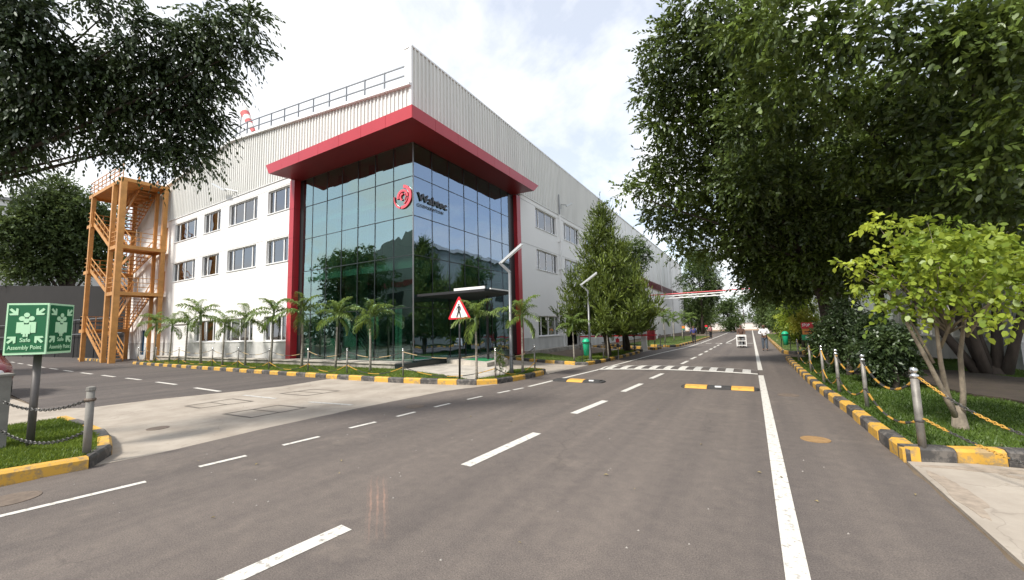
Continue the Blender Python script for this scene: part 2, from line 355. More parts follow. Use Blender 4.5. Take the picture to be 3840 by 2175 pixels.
# ---------------------------------------------------------------- mesh helpers
class MB:
    def __init__(s): s.v = []; s.f = []; s.m = []
    def add(s, vs, fs, mi=0):
        o = len(s.v); s.v += [tuple(x) for x in vs]; s.f += [tuple(i+o for i in q) for q in fs]; s.m += [mi]*len(fs); return s
    def box(s, x0, x1, y0, y1, z0, z1, mi=0):
        x0, x1 = min(x0, x1), max(x0, x1); y0, y1 = min(y0, y1), max(y0, y1); z0, z1 = min(z0, z1), max(z0, z1)
        vs = [(x, y, z) for z in (z0, z1) for x, y in ((x0, y0), (x1, y0), (x1, y1), (x0, y1))]
        return s.add(vs, [(3, 2, 1, 0), (4, 5, 6, 7), (0, 1, 5, 4), (1, 2, 6, 5), (2, 3, 7, 6), (3, 0, 4, 7)], mi)
    def bar(s, a, b, w, h=None, mi=0, upv=(0, 0, 1)):
        a = Vector(a); b = Vector(b); d = (b-a).normalized(); u = Vector(upv)
        if abs(d.dot(u)) > .98: u = Vector((0, 1, 0))
        sd = d.cross(u).normalized(); u = sd.cross(d); h = h or w
        vs = [p + sd*sx*w/2 + u*sz*h/2 for p in (a, b) for sx, sz in ((-1, -1), (1, -1), (1, 1), (-1, 1))]
        return s.add(vs, [(0, 1, 2, 3), (7, 6, 5, 4), (0, 4, 5, 1), (1, 5, 6, 2), (2, 6, 7, 3), (3, 7, 4, 0)], mi)
    def tube(s, pts, rs, n=8, mi=0, caps=True):
        pts = [Vector(p) for p in pts]
        if not isinstance(rs, (list, tuple)): rs = [rs]*len(pts)
        rings = []; prev = None
        for i, p in enumerate(pts):
            d = (pts[min(i+1, len(pts)-1)] - pts[max(i-1, 0)]).normalized()
            if prev is None:
                u = d.cross(Vector((0, 0, 1)))
                if u.length < 1e-3: u = d.cross(Vector((1, 0, 0)))
                u.normalize()
            else:
                u = (prev - d*prev.dot(d)).normalized()
            prev = u; w = d.cross(u)
            rings.append([p + (u*math.cos(2*math.pi*k/n) + w*math.sin(2*math.pi*k/n))*rs[i] for k in range(n)])
        vs = [v for r in rings for v in r]
        fs = [(i*n+k, i*n+(k+1) % n, (i+1)*n+(k+1) % n, (i+1)*n+k) for i in range(len(pts)-1) for k in range(n)]
        if caps: fs += [tuple(range(n-1, -1, -1)), tuple((len(pts)-1)*n+k for k in range(n))]
        return s.add(vs, fs, mi)
    def lathe(s, prof, c=(0, 0, 0), n=12, mi=0):
        vs = [(c[0]+r*math.cos(2*math.pi*k/n), c[1]+r*math.sin(2*math.pi*k/n), c[2]+z) for r, z in prof for k in range(n)]
        fs = [(i*n+k, i*n+(k+1) % n, (i+1)*n+(k+1) % n, (i+1)*n+k) for i in range(len(prof)-1) for k in range(n)]
        fs += [tuple(range(n-1, -1, -1)), tuple((len(prof)-1)*n+k for k in range(n))]
        return s.add(vs, fs, mi)
    def prism(s, poly, z0, z1, mi=0):
        n = len(poly)
        a = sum(poly[i][0]*poly[(i+1) % n][1]-poly[(i+1) % n][0]*poly[i][1] for i in range(n))
        if a < 0: poly = poly[::-1]
        vs = [(x, y, z0) for x, y in poly] + [(x, y, z1) for x, y in poly]
        return s.add(vs, [tuple(range(n-1, -1, -1)), tuple(range(n, 2*n))] + [(i, (i+1) % n, n+(i+1) % n, n+i) for i in range(n)], mi)
    def xform(s, mtx):
        s.v = [tuple(mtx @ Vector(p)) for p in s.v]; return s
    def build(s, name, mats, parent=None, smooth=False, local=False):
        me = bpy.data.meshes.new(name)
        vs = s.v
        if parent is not None and not local:
            o = wloc(parent); vs = [(x-o.x, y-o.y, z-o.z) for x, y, z in vs]
        me.from_pydata(vs, [], s.f)
        if not isinstance(mats, (list, tuple)): mats = [mats]
        for mm in mats: me.materials.append(mm)
        if any(s.m): me.polygons.foreach_set('material_index', s.m)
        if smooth: me.polygons.foreach_set('use_smooth', [True]*len(me.polygons))
        me.update()
        return link(name, me, parent)
def wloc(o):
    v = Vector(o.location)
    while o.parent: o = o.parent; v = v + o.location
    return v
def link(name, me, parent=None):
    o = bpy.data.objects.new(name, me); COL.objects.link(o)
    if parent: o.parent = parent
    return o
def tag(o, label=None, cat=None, group=None, kind=None):
    if label: o['label'] = label
    if cat: o['category'] = cat
    if group: o['group'] = group
    if kind: o['kind'] = kind
    return o
def thing(name, label, cat, loc=(0, 0, 0), group=None, rz=0):
    o = bpy.data.objects.new(name, None); COL.objects.link(o); o.location = loc; o.rotation_euler = (0, 0, rz)
    o.empty_display_size = .2
    return tag(o, label, cat, group)
def copy_tree(o, parent=None, loc=None):
    c = o.copy(); COL.objects.link(c)
    if parent: c.parent = parent
    if loc is not None: c.location = loc
    for ch in list(o.children): copy_tree(ch, c)
    return c
def struct(name, mb, m):
    o = mb.build(name, m); o['kind'] = 'structure'; return o
def ordn(i): return ['first', 'second', 'third', 'fourth', 'fifth', 'sixth', 'seventh', 'eighth', 'ninth', 'tenth', 'eleventh', 'twelfth', 'thirteenth', 'fourteenth', 'fifteenth', 'sixteenth'][i]

def np_mesh(name, verts, faces, mats, parent=None, attr=None):
    """verts (n,3), faces (m,k) numpy, attr per-face float"""
    me = bpy.data.meshes.new(name)
    n, m, k = len(verts), len(faces), faces.shape[1]
    me.vertices.add(n); me.vertices.foreach_set('co', verts.astype(np.float32).ravel())
    me.loops.add(m*k); me.loops.foreach_set('vertex_index', faces.astype(np.int32).ravel())
    me.polygons.add(m); me.polygons.foreach_set('loop_start', np.arange(0, m*k, k, dtype=np.int32))
    if attr is not None:
        at = me.attributes.new('leafv', 'FLOAT', 'FACE'); at.data.foreach_set('value', attr.astype(np.float32))
    me.materials.append(mats)
    me.update(calc_edges=True)
    return link(name, me, parent)
def nrm(a): return a/np.maximum(np.linalg.norm(a, axis=1, keepdims=True), 1e-9)
def leaf_quads(pos, ld, nr, Ls, Ws, hexa=False):
    sd = nrm(np.cross(ld, nr))
    Ls = Ls[:, None]; Ws = Ws[:, None]
    nn = nrm(np.cross(sd, ld))
    if hexa:
        v = np.stack([pos, pos+ld*Ls*.25+sd*Ws*.42+nn*Ws*.12, pos+ld*Ls*.62+sd*Ws*.44+nn*Ws*.10, pos+ld*Ls, pos+ld*Ls*.62-sd*Ws*.44+nn*Ws*.10, pos+ld*Ls*.25-sd*Ws*.42+nn*Ws*.12], 1)
        return v.reshape(-1, 3), np.arange(len(pos)*6).reshape(-1, 6)
    v = np.stack([pos, pos+ld*Ls*.45+sd*Ws*.5+nn*Ws*.12, pos+ld*Ls, pos+ld*Ls*.45-sd*Ws*.5+nn*Ws*.12], 1)
    return v.reshape(-1, 3), np.arange(len(pos)*4).reshape(-1, 4)
def crown(name, clumps, ntw, per, Lf, Wf, m, parent, seed=1, outw=.8, droop=.25, tl=.35, shell=.5, updir=0., base=(0, 0, 0), zsq=1.0, align=.7, side=.8, wind=(0, 0, 0), hexa=False):
    rng = np.random.default_rng(seed)
    cl = np.array(clumps, float)
    w = cl[:, 3]**2.2; w /= w.sum()
    idx = rng.choice(len(cl), ntw, p=w)
    u = nrm(rng.normal(size=(ntw, 3)))
    rr = (shell + (1-shell)*rng.random(ntw))*np.where(rng.random(ntw) < .75, 1, rng.random(ntw))
    p0 = cl[idx, :3] + u*(rr*cl[idx, 3])[:, None]*np.array([1, 1, zsq])
    d = nrm(u*outw + rng.normal(size=(ntw, 3))*.55 + np.array([0, 0, updir]) + np.array(wind))
    t = np.linspace(.05, 1, per)[None, :, None]
    sz = (.7+.6*rng.random(ntw))[:, None, None]
    pos = p0[:, None, :] + d[:, None, :]*t*tl*sz + np.array([0, 0, -1])*(t**2)*droop*tl*sz
    td = nrm((d[:, None, :] + np.array([0, 0, -1])*2*t*droop).reshape(-1, 3)).reshape(ntw, per, 3)
    sidev = nrm(np.cross(td.reshape(-1, 3), rng.normal(size=(ntw*per, 3)))).reshape(ntw, per, 3)
    ld = nrm((td*align + sidev*side + np.array([0, 0, -droop*.6])).reshape(-1, 3))
    nr = nrm(rng.normal(size=(ntw*per, 3))*.75 + np.array([0, 0, .8]))
    pos = pos.reshape(-1, 3) - np.array(base)
    n = len(pos)
    v, f = leaf_quads(pos, ld, nr, Lf*(.7+.6*rng.random(n)), Wf*(.7+.6*rng.random(n)), hexa)
    cvar = rng.random(len(cl))**3*.55
    at = np.clip(np.repeat(.08+.40*rng.random(ntw)**1.6+cvar[idx], per) + .25*rng.random(n), 0, 1)
    o = np_mesh(name, v, f, m, parent, at); o['kind'] = 'stuff'
    return o
def limbs(name, base, clumps, r0, m, parent, seed=3, frac=1.0, splits=None):
    """tapered limbs from the trunk top to crown clumps"""
    rnd = random.Random(seed); mb = MB(); b = Vector(base)
    for c in clumps:
        if rnd.random() > frac: continue
        e = Vector(c[:3]); mid = b.lerp(e, .45) + Vector((rnd.uniform(-.2, .2), rnd.uniform(-.2, .2), rnd.uniform(.0, .3)))*(e-b).length*.25
        q = b.lerp(mid, .5) + Vector((0, 0, .05))
        mb.tube([b, q, mid, mid.lerp(e, .6), e], [r0, r0*.75, r0*.5, r0*.3, r0*.1], 6)
    o = mb.build(name, m, parent, smooth=True)
    return o
def grass_patch(name, poly, z, n, h, seed, label, m=None, zf=None, clump=.0):
    rng = np.random.default_rng(seed)
    P = np.array(poly); lo, hi = P.min(0), P.max(0)
    pts = np.zeros((0, 2))
    while len(pts) < n:
        c = lo + (hi-lo)*rng.random((n*2, 2)); ins = np.zeros(len(c), bool); j = len(P)-1
        for i in range(len(P)):
            cond = ((P[i, 1] > c[:, 1]) != (P[j, 1] > c[:, 1])) & (c[:, 0] < (P[j, 0]-P[i, 0])*(c[:, 1]-P[i, 1])/(P[j, 1]-P[i, 1]+1e-12)+P[i, 0])
            ins ^= cond; j = i
        pts = np.vstack([pts, c[ins]])
    pts = pts[:n]
    a = rng.random(n)*2*np.pi; hh = h*(.5+.8*rng.random(n)); ww = .006+.006*rng.random(n)
    b = np.c_[pts, np.full(n, z)]
    sd = np.c_[np.cos(a), np.sin(a), np.zeros(n)]*ww[:, None]
    tip = b + np.c_[rng.normal(size=n)*.5*hh, rng.normal(size=n)*.5*hh, hh]
    v = np.stack([b-sd, b+sd, tip], 1).reshape(-1, 3)
    o = np_mesh(name, v, np.arange(3*n).reshape(-1, 3), m or m_grass, None, np.clip(rng.random(n)*.7+.3*np.sin(pts[:, 0]*1.7)*np.cos(pts[:, 1]*1.3), 0, 1))
    return tag(o, label, 'grass', kind='stuff')
def text_mesh(name, txt, m, parent, origin, xdir, ydir, w=None, h=None, depth=.02, bold=0.0, align='LEFT', sp=1.0):
    """lettering scaled to width w and height h, origin at lower left"""
    cu = bpy.data.curves.new(name, 'FONT'); cu.body = txt; cu.size = 1; cu.offset = bold; cu.extrude = 0.0; cu.space_character = sp
    to = bpy.data.objects.new('tmp_text', cu); COL.objects.link(to)
    dg = bpy.context.evaluated_depsgraph_get(); me = bpy.data.meshes.new_from_object(to.evaluated_get(dg))
    bpy.data.objects.remove(to); bpy.data.curves.remove(cu)
    co = np.zeros(len(me.vertices)*3); me.vertices.foreach_get('co', co); co = co.reshape(-1, 3)
    lo, hi = co.min(0), co.max(0)
    sx = w/(hi[0]-lo[0]); sy = h/(hi[1]-lo[1])
    X, Y = Vector(xdir).normalized(), Vector(ydir).normalized(); Z = X.cross(Y)
    o0 = Vector(origin) - (wloc(parent) if parent else Vector())
    pts = [o0 + X*((c[0]-lo[0])*sx) + Y*((c[1]-lo[1])*sy) for c in co]
    bm = bmesh.new(); vs = [bm.verts.new(p + Z*depth) for p in pts]
    for p in me.polygons:
        try: bm.faces.new([vs[i] for i in p.vertices])
        except ValueError: pass
    # side walls on boundary edges
    bnd = [e for e in bm.edges if len(e.link_faces) == 1]
    low = {}
    for e in bnd:
        for v in e.verts:
            if v not in low: low[v] = bm.verts.new(v.co - Z*depth)
    for e in bnd:
        try: bm.faces.new((e.verts[0], e.verts[1], low[e.verts[1]], low[e.verts[0]]))
        except ValueError: pass
    bmesh.ops.recalc_face_normals(bm, faces=bm.faces)
    bpy.data.meshes.remove(me)
    me2 = bpy.data.meshes.new(name); bm.to_mesh(me2); bm.free(); me2.materials.append(m)
    return link(name, me2, parent)

# ================================================================ SETTING: ground, roads, paths
def sheet(name, poly, z, m, kind='structure', thick=0.05):
    o = MB().prism(poly, z-thick, z).build(name, m); o['kind'] = kind; return o
struct('ground', MB().prism([(-400, -400), (400, -400), (400, 700), (-400, 700)], -1.0, -0.02), m_earth)
def ragged(poly, amp=.018, step=.16, ymin=-4, ymax=18):
    rn = random.Random(17); o = []
    for i, p in enumerate(poly):
        q = poly[(i+1) % len(poly)]; d = math.hypot(q[0]-p[0], q[1]-p[1]); n = int(d/step) if min(p[1], q[1]) < ymax and max(p[1], q[1]) > ymin and abs(q[0]-p[0]) < d*.8 and d < 60 else 1
        o.append(p)
        for k in range(1, n): o.append((p[0]+(q[0]-p[0])*k/n+rn.gauss(0, amp*.5), p[1]+(q[1]-p[1])*k/n+rn.gauss(0, amp*.5)))
    return o
main_road = sheet('main_road', ragged([(-7.27, -30), (1.36, -30), (1.36, 6.3), (1.30, 10.5), (1.20, 14), (1.3, 96), (-5.3, 96), (-5.72, 27), (-5.95, 16.0), (-6.3, 13), (-6.45, 10), (-7.1, 8.4), (-7.30, 6.0), (-7.33, 4.0), (-7.22, 2.6), (-7.27, 1.7)]), 0.0, m_asph)
side_road = sheet('side_road', ragged([(-12.9, 9.7), (-90, 9.7), (-90, 2.9), (-19.3, 2.84), (-14.5, 2.62), (-13.6, 3.2), (-13.55, 4.4), (-12.95, 6.1), (-12.7, 7.2), (-12.95, 8.8)]), 0.0, m_asph2)
yard = sheet('asphalt_yard', [(-90, 9.75), (-33.6, 9.75), (-33.6, 12.0), (-90, 12.0)], -0.004, m_asph2)
apron = sheet('concrete_apron', [(-7.0, 8.4), (-6.4, 10), (-6.6, 10.2), (-13, 10.2), (-13.2, 8.8), (-12.95, 7.2), (-13.2, 6.1), (-13.8, 4.4), (-13.85, 3.2), (-14.7, 2.62), (-19.3, 2.7), (-19.3, 1.9), (-30, 1.9), (-30, -6), (-9.9, -6), (-9.9, 1.4), (-7.4, 1.4), (-7.2, 2.6), (-7.3, 4.0), (-7.27, 6.0)], -0.004, m_conc)
m_edge = mat('ragged asphalt edge', (0.145, 0.125, 0.113), 0.9, .2, 6)
drive = sheet('entrance_drive', [(-6.2, 12.8), (-12.1, 14.2), (-12.1, 18.6), (-5.95, 16.1), (-6.05, 14.5)], 0.008, m_conc)
pavement = sheet('front_pavement', [(-12.1, 11.2), (-11.2, 11.2), (-8.7, 10.35), (-7.2, 9.75), (-6.75, 10.9), (-7.4, 12.2), (-8.6, 13.6), (-12.1, 14.8)], 0.128, m_conc2, thick=.12)
conc_r = sheet('right_concrete_pad', [(1.40, -20), (9, -20), (9, 6.6), (2.0, 6.45), (1.40, 6.25)], 0.006, m_conc)
struct('right_side_path', MB().prism([(4.9, 6.7), (6.2, 9), (6.2, 16.6), (5.2, 13.2)], -.02, 0.125), m_conc2)
gate_drive = sheet('gate_drive', [(-5.75, 24.6), (-12, 31), (-12, 32), (-5.6, 27.0)], 0.008, m_conc)

# painted markings: parts of the road surface
def strip(name, pts, w, m, parent, z=0.004):
    """flat ribbon along ground points"""
    mb = MB(); P = [Vector((x, y, 0)) for x, y in pts]; L_, R_ = [], []
    for i, p in enumerate(P):
        d = (P[min(i+1, len(P)-1)]-P[max(i-1, 0)]).normalized(); n = Vector((-d.y, d.x, 0))
        L_.append(p+n*w/2); R_.append(p-n*w/2)
    n = len(P)
    vs = [(*q.xy, z) for q in L_] + [(*q.xy, z) for q in R_]
    mb.add(vs, [(i, n+i, n+i+1, i+1) for i in range(n-1)])
    return mb.build(name, m, parent)
strip('edge_line', [(0.14, -3), (0.14, 3.1), (0.15, 8), (0.15, 14.4)], .135, m_line, main_road, .0045)
strip('edge_line', [(0.16, 15.95), (0.15, 37), (0.15, 95)], .135, m_line, main_road, .0045)
strip('edge_line', [(-5.38, 9.87), (-5.28, 11.2)], .11, m_line, main_road)
strip('edge_line', [(-5.26, 11.46), (-5.0, 14.5), (-4.95, 16.3), (-4.55, 24), (-3.9, 31.2), (-3.75, 36.0)], .12, m_line, main_road)
strip('edge_line', [(-3.7, 37), (-3.5, 60), (-3.4, 90)], .12, m_line, main_road)
cd = [(-3.10, 1.0, -2.99, 2.27, .15), (-3.02, 3.92, -2.93, 5.59, .15), (-2.95, 7.12, -2.82, 8.6, .15), (-2.8, 9.92, -2.71, 11.45, .14), (-2.7, 12.63, -2.62, 14.05, .14), (-2.53, 17.62, -2.49, 19.15, .13), (-2.47, 20.1, -2.42, 21.5, .13)]
y = 22.6
while y < 36: cd.append((-2.4+.02*(y-22), y, -2.4+.02*(y-21), y+1.35, .13)); y += 2.5
for x0, y0, x1, y1, w in cd: strip('lane_dash', [(x0, y0), (x1, y1)], w, m_line, main_road)
strip('lane_dash', [(-1.83, 37.5), (-1.55, 46), (-1.3, 80)], .12, m_line, main_road)
for x0, y0, x1, y1 in [(-6.09, .7, -5.94, 1.89), (-5.98, 2.41, -5.92, 2.92), (-5.96, 3.43, -5.91, 3.97), (-5.94, 4.54, -5.89, 5.05), (-5.88, 5.54, -5.86, 6.0), (-5.84, 6.55, -5.80, 7.0), (-5.74, 7.55, -5.68, 8.05), (-5.58, 8.6, -5.50, 9.05), (-5.48, 9.2, -5.40, 9.6)]:
    strip('edge_dash', [(x0, y0), (x1, y1)], .085, m_line, main_road)
x = -4.0
while x < .1: strip('crossing_dash', [(x, 36.4), (x+.42, 36.4)], .42, m_line, main_road, .005); x += .72
for (x0, y0), (x1, y1) in [((-15.2, 5.91), (-13.4, 5.83)), ((-18.72, 6.09), (-16.93, 6.04)), ((-21.97, 6.16), (-20.41, 6.15)), ((-25, 6.2), (-23.3, 6.17)), ((-28.2, 6.25), (-26.45, 6.22)), ((-31.6, 6.35), (-29.8, 6.3)), ((-35.2, 6.5), (-33.2, 6.43)), ((-38.5, 6.62), (-36.5, 6.53)), ((-42.5, 6.83), (-40.3, 6.7)), ((-46.6, 7.02), (-44.5, 6.92)), ((-50.4, 7.23), (-48.4, 7.12)), ((-54.5, 7.45), (-52.4, 7.33))]:
    strip('lane_dash', [(x0, y0), (x1, y1)], .12, m_line, side_road)
strip('worn_dash', [(-11.9, 5.75), (-10.43, 5.79)], .10, m_linegrey, apron, .001)
strip('worn_dash', [(-9.1, 5.84), (-7.77, 6.0)], .10, m_linegrey, apron, .001)
# flush drain covers in the apron
for q in [[(-11.5, 4.27), (-11.55, 5.33), (-10.55, 5.34), (-10.79, 4.29)], [(-9.52, 4.19), (-9.42, 5.30), (-8.45, 5.38), (-8.52, 4.25)], [(-11.21, 6.3), (-11.08, 7.23), (-9.97, 7.32), (-10.07, 6.37)]]:
    cx = sum(p[0] for p in q)/4; cy = sum(p[1] for p in q)/4
    mb = MB(); inn = [(cx+(px-cx)*.90, cy+(py-cy)*.90) for px, py in q]
    vs = [(*p, .001) for p in q]+[(*p, .001) for p in inn]
    mb.add(vs, [(i, (i+1) % 4, 4+(i+1) % 4, 4+i) for i in range(4)])
    a_, b_ = [((q[i][0]+q[i+1][0])/2, (q[i][1]+q[i+1][1])/2) for i in (0, 2)]
    fr = mb.build('drain_frame', m_joint, apron)
    strip('drain_joint', [a_, b_], .03, m_joint, fr, .0015)
def disc(name, c, r, m, z, parent):
    return MB().lathe([(r, -.01), (r, 0), (r*.9, .001), (r*.88, -.001), (0.01, -.001)], (c[0], c[1], z), 28).build(name, m, parent)
disc('manhole_cover', (0.64, 6.89), .17, m_cover, .006, main_road)
disc('manhole_cover', (-6.60, 1.02), .22, m_cover2, .006, main_road)
disc('manhole_cover', (-6.29, 6.43), .2, m_cover2, .005, main_road)
disc('manhole_cover', (0.59, 10.75), .2, m_cover2, .005, main_road)
disc('manhole_cover', (-9.2, 3.05), .16, m_cover2, .003, apron)

# kerbs: each painted block is its own part
def kerb(path, bl, label, first=0, w=.15, h=.15, inward=1, taper=.03, chalky=False):
    P = [Vector((x, y, 0)) for x, y in path]
    seg = [(P[i+1]-P[i]).length for i in range(len(P)-1)]; tot = sum(seg)
    def at(s):
        s = max(0, min(tot-1e-6, s)); i = 0
        while s > seg[i]: s -= seg[i]; i += 1
        return P[i].lerp(P[i+1], s/seg[i])
    def nor(s):
        d = (at(s+.15)-at(s-.15)).normalized(); return Vector((-d.y, d.x, 0))*inward
    k = bpy.data.objects.new('kerb', None); COL.objects.link(k); k.location = P[0]; k['kind'] = 'structure'
    n = max(1, round(tot/bl)); rnd = random.Random(int(tot*100))
    for i in range(n):
        s0, s1 = tot*i/n+.004, tot*(i+1)/n-.004
        a, b, na, nb = at(s0), at(s1), nor(s0), nor(s1)
        hh = h+rnd.uniform(-.008, .008); off = rnd.uniform(-.006, .006)
        a = a+na*off; b = b+nb*off
        pr = [(0, -.03), (0, hh-taper), (taper, hh), (w, hh), (w, -.03)]
        vs = [(p+nn*u+Vector((0, 0, z))) for p, nn in ((a, na), (b, nb)) for u, z in pr]
        fs = [(j, (j+1) % 5, 5+(j+1) % 5, 5+j) for j in range(5)] + [(4, 3, 2, 1, 0), (5, 6, 7, 8, 9)]
        bm = MB().add(vs, fs)
        if inward > 0: bm.f = [f[::-1] for f in bm.f]
        bm.build('kerb_block', m_yel if (i+first) % 2 == 0 else m_blk, k)
    return k
kerb([(-33.4, 9.62), (-28, 9.45), (-22, 9.28), (-16, 9.13), (-12, 9.08), (-9.8, 9.12), (-8.2, 9.32), (-7.0, 9.6), (-6.55, 9.92), (-6.38, 10.4), (-6.25, 11.2), (-6.2, 12.2), (-6.25, 12.9), (-6.5, 13.15), (-7.0, 13.3)], .635, 'island kerb')
kerb([(-46.5, 10.05), (-42.5, 10.0), (-39.2, 9.75)], .5, 'stair kerb')
kerb([(-12.0, 18.6), (-8.7, 16.85), (-6.5, 16.0), (-5.95, 16.05), (-5.80, 17), (-5.66, 20), (-5.65, 24.0), (-5.9, 24.6)], .6, 'north kerb', first=1, h=.14)
kerb([(-10.7, 30.2), (-8.5, 28.2), (-6.7, 26.0), (-5.85, 24.95)], .62, 'gate kerb a')
kerb([(-10.2, 32.5), (-5.9, 27.4), (-5.4, 26.9), (-5.3, 28.8)], .62, 'gate kerb b')
kerb([(-6.6, 31.4), (-5.1, 30.4), (-4.6, 31.2), (-4.3, 40), (-4.15, 55)], .62, 'far left kerb')
kerb([(1.38, 6.28), (1.34, 7.4), (1.31, 9.0), (1.24, 10.2), (1.18, 12), (1.15, 14), (1.15, 20.4)], .46, 'right kerb', first=0, inward=-1)
kerb([(1.40, 6.27), (1.75, 6.36), (2.2, 6.55), (3.0, 6.72), (4.6, 6.9)], .50, 'right corner kerb', first=1, inward=1)
kerb([(2.6, 24.3), (1.45, 24.2), (1.25, 25), (1.25, 31), (1.3, 60)], .55, 'far right kerb', inward=-1)
kerb([(-11.5, 2.42), (-9.4, 2.40), (-8.6, 2.28), (-7.95, 2.13), (-7.36, 1.97), (-7.18, 1.80), (-7.36, 1.1), (-7.55, .3), (-7.9, -1.2)], .74, 'near left kerb', first=0, inward=-1)

# grass: a soil sheet with turf, and blades on top
def turf(name, poly, z, n, h, seed, label, base=True, m=None):
    if base: sheet(name+'_bed', poly, z, m_grassbase, thick=.2)
    return grass_patch(name, poly, z, n, h, seed, label, m)
isl = [(-33.0, 9.75), (-28, 9.6), (-22, 9.43), (-16, 9.28), (-12, 9.23), (-9.8, 9.27), (-8.7, 9.42), (-7.3, 9.72), (-8.7, 10.35), (-11.3, 11.2), (-12.2, 11.48), (-33.0, 11.48)]
turf('lawn', isl, .125, 42000, .045, 3, 'strip of short green lawn in front of the office building')
isl2 = [(-7.15, 9.8), (-6.65, 10.0), (-6.52, 10.4), (-6.4, 11.2), (-6.35, 12.2), (-6.42, 12.85), (-7.1, 13.1), (-7.4, 12.2), (-6.8, 10.9)]
turf('lawn', isl2, .13, 9000, .05, 4, 'small lawn round the lamp post at the street corner')
vr = [(1.51, 6.42), (2.2, 6.7), (3.0, 6.87), (4.9, 7.05), (6.2, 9), (6.2, 20.3), (1.30, 20.3), (1.30, 14), (1.33, 12), (1.38, 10.4), (1.46, 9), (1.49, 7.4)]
turf('lawn', vr, .12, 90000, .045, 5, 'shaded green verge on the right of the road', m=m_grass_shaded)
def blob(name, c, rx, ry, z, m, seed, rot=0, thick=.02):
    rn = random.Random(seed); n = 34; pts = []
    for k in range(n):
        a = 2*math.pi*k/n; q = 1+.16*math.sin(3*a+seed)+.1*math.sin(5*a+2*seed)+rn.uniform(-.09, .09); x, y_ = rx*q*math.cos(a), ry*q*math.sin(a)
        pts.append((c[0]+x*math.cos(rot)-y_*math.sin(rot), c[1]+x*math.sin(rot)+y_*math.cos(rot)))
    return sheet(name, pts, z, m, thick=thick)
m_soil = mat('bare soil', (0.05, 0.036, 0.025), 0.95, 0.4, 3, 0.5, 30)
m_dirt2 = mat('washed soil', (0.345, 0.285, 0.225), 0.95, 0.32, 9, 0.3, 40)
blob('bare_soil', (4.75, 12.6), 1.5, 2.6, .168, m_soil, 3, .1, .06)
blob('bare_soil', (3.1, 14.6), .8, 1.1, .166, m_soil, 4, .2, .06)
blob('washed_soil', (1.95, 6.22), .46, .075, .0095, m_dirt2, 5, .2, .003)
blob('washed_soil', (2.45, 6.0), .42, .06, .0095, m_dirt2, 7, -.25, .003)
blob('washed_soil', (1.52, 5.35), .09, .55, .0092, m_dirt2, 8, 0, .003)
cl_ = [(-11.3, 2.28), (-9.4, 2.25), (-8.6, 2.13), (-7.95, 1.98), (-7.5, 1.84), (-7.34, 1.70), (-7.52, 1.1), (-7.7, .3), (-8.05, -1.2), (-11.3, -1.2)]
turf('lawn', cl_, .125, 45000, .05, 6, 'near grass corner under the assembly point sign')
turf('lawn', [(-6.1, 16.3), (-5.98, 16.2), (-5.82, 20), (-5.82, 24.0), (-7.2, 25.2), (-7.6, 19.0)], .12, 9000, .05, 8, 'grass under the two dark conifers by the road')
turf('lawn', [(-4.75, 31.4), (-4.45, 40), (-4.3, 55), (-9, 55), (-9, 34)], .10, 9000, .06, 9, 'far grass verge left of the road')
turf('lawn', [(1.42, 24.5), (1.42, 60), (6, 60), (6, 24.5)], .10, 12000, .06, 10, 'far grass verge right of the road')
turf('lawn', [(-6.0, 16.3), (-8.9, 17.4), (-11.5, 18.9), (-11.5, 22.5), (-7.7, 19.1)], .07, 6000, .03, 12, 'thin grass patch beside the office side wall')

# ================================================================ OFFICE BUILDING
B = thing('office_building', 'white three storey office building with a green glass corner under a red canopy', 'building', (-12, 12.1, 0))
def P3(f, u, d, z): return (u, 12.1-d, z) if f == 'L' else (-12.0+d, u, z)
def fbox(mb, f, u0, u1, z0, z1, d0, d1, mi=0):
    a, b = P3(f, u0, d0, z0), P3(f, u1, d1, z1)
    return mb.box(a[0], b[0], a[1], b[1], a[2], b[2], mi)
def wall(f, u0, u1, z0, z1, holes, d0=-.25, d1=0.0, name='wall', m=None):
    us = sorted({u0, u1} | {h[0] for h in holes} | {h[1] for h in holes}); zs = sorted({z0, z1} | {h[2] for h in holes} | {h[3] for h in holes})
    us = [u for u in us if u0 <= u <= u1]; zs = [z for z in zs if z0 <= z <= z1]
    mb = MB()
    for i in range(len(us)-1):
        for j in range(len(zs)-1):
            cu, cz = (us[i]+us[i+1])/2, (zs[j]+zs[j+1])/2
            if any(h[0] < cu < h[1] and h[2] < cz < h[3] for h in holes): continue
            fbox(mb, f, us[i], us[i+1], zs[j], zs[j+1], d0, d1)
    return mb.build(name, m or m_white, B)
def window(f, u0, u1, z0, z1, cuts, dep=-.13):
    mb = MB(); fw_ = .055
    cut = [u0+(u1-u0)*c for c in [0]+cuts+[1]]
    fbox(mb, f, u0, u1, z0, z0+fw_, dep-.04, dep+.03); fbox(mb, f, u0, u1, z1-fw_, z1, dep-.04, dep+.03)
    for i, c in enumerate(cut):
        w = fw_ if i in (0, len(cut)-1) else .085
        a = c if i == 0 else (c-w if i == len(cut)-1 else c-w/2)
        fbox(mb, f, a, a+w, z0+fw_, z1-fw_, dep-.04, dep+.032)
    o = mb.build('window', m_frame, B)
    for i in range(len(cut)-1):
        fbox(MB(), f, 0, 0, 0, 0, 0, 0)
        g = MB(); fbox(g, f, cut[i]+.04, cut[i+1]-.04, z0+.05, z1-.05, dep-.012, dep-.004); g.build('pane', m_winglass, o)
    s = MB(); fbox(s, f, u0-.04, u1+.04, z0-.05, z0-.001, -.2, .045); s.build('sill', m_frame, o)
    return o
C4 = [.17, .50, .83]; C3 = [.25, .74]
WL = []
for z0, z1 in ((8.41, 9.74), (5.55, 6.87)):
    WL += [(-35.5, -32.0, z0, z1, C4), (-31.0, -28.7, z0, z1, C3), (-27.65, -24.3, z0, z1, C4), (-23.2, -21.06, z0, z1, C3)]
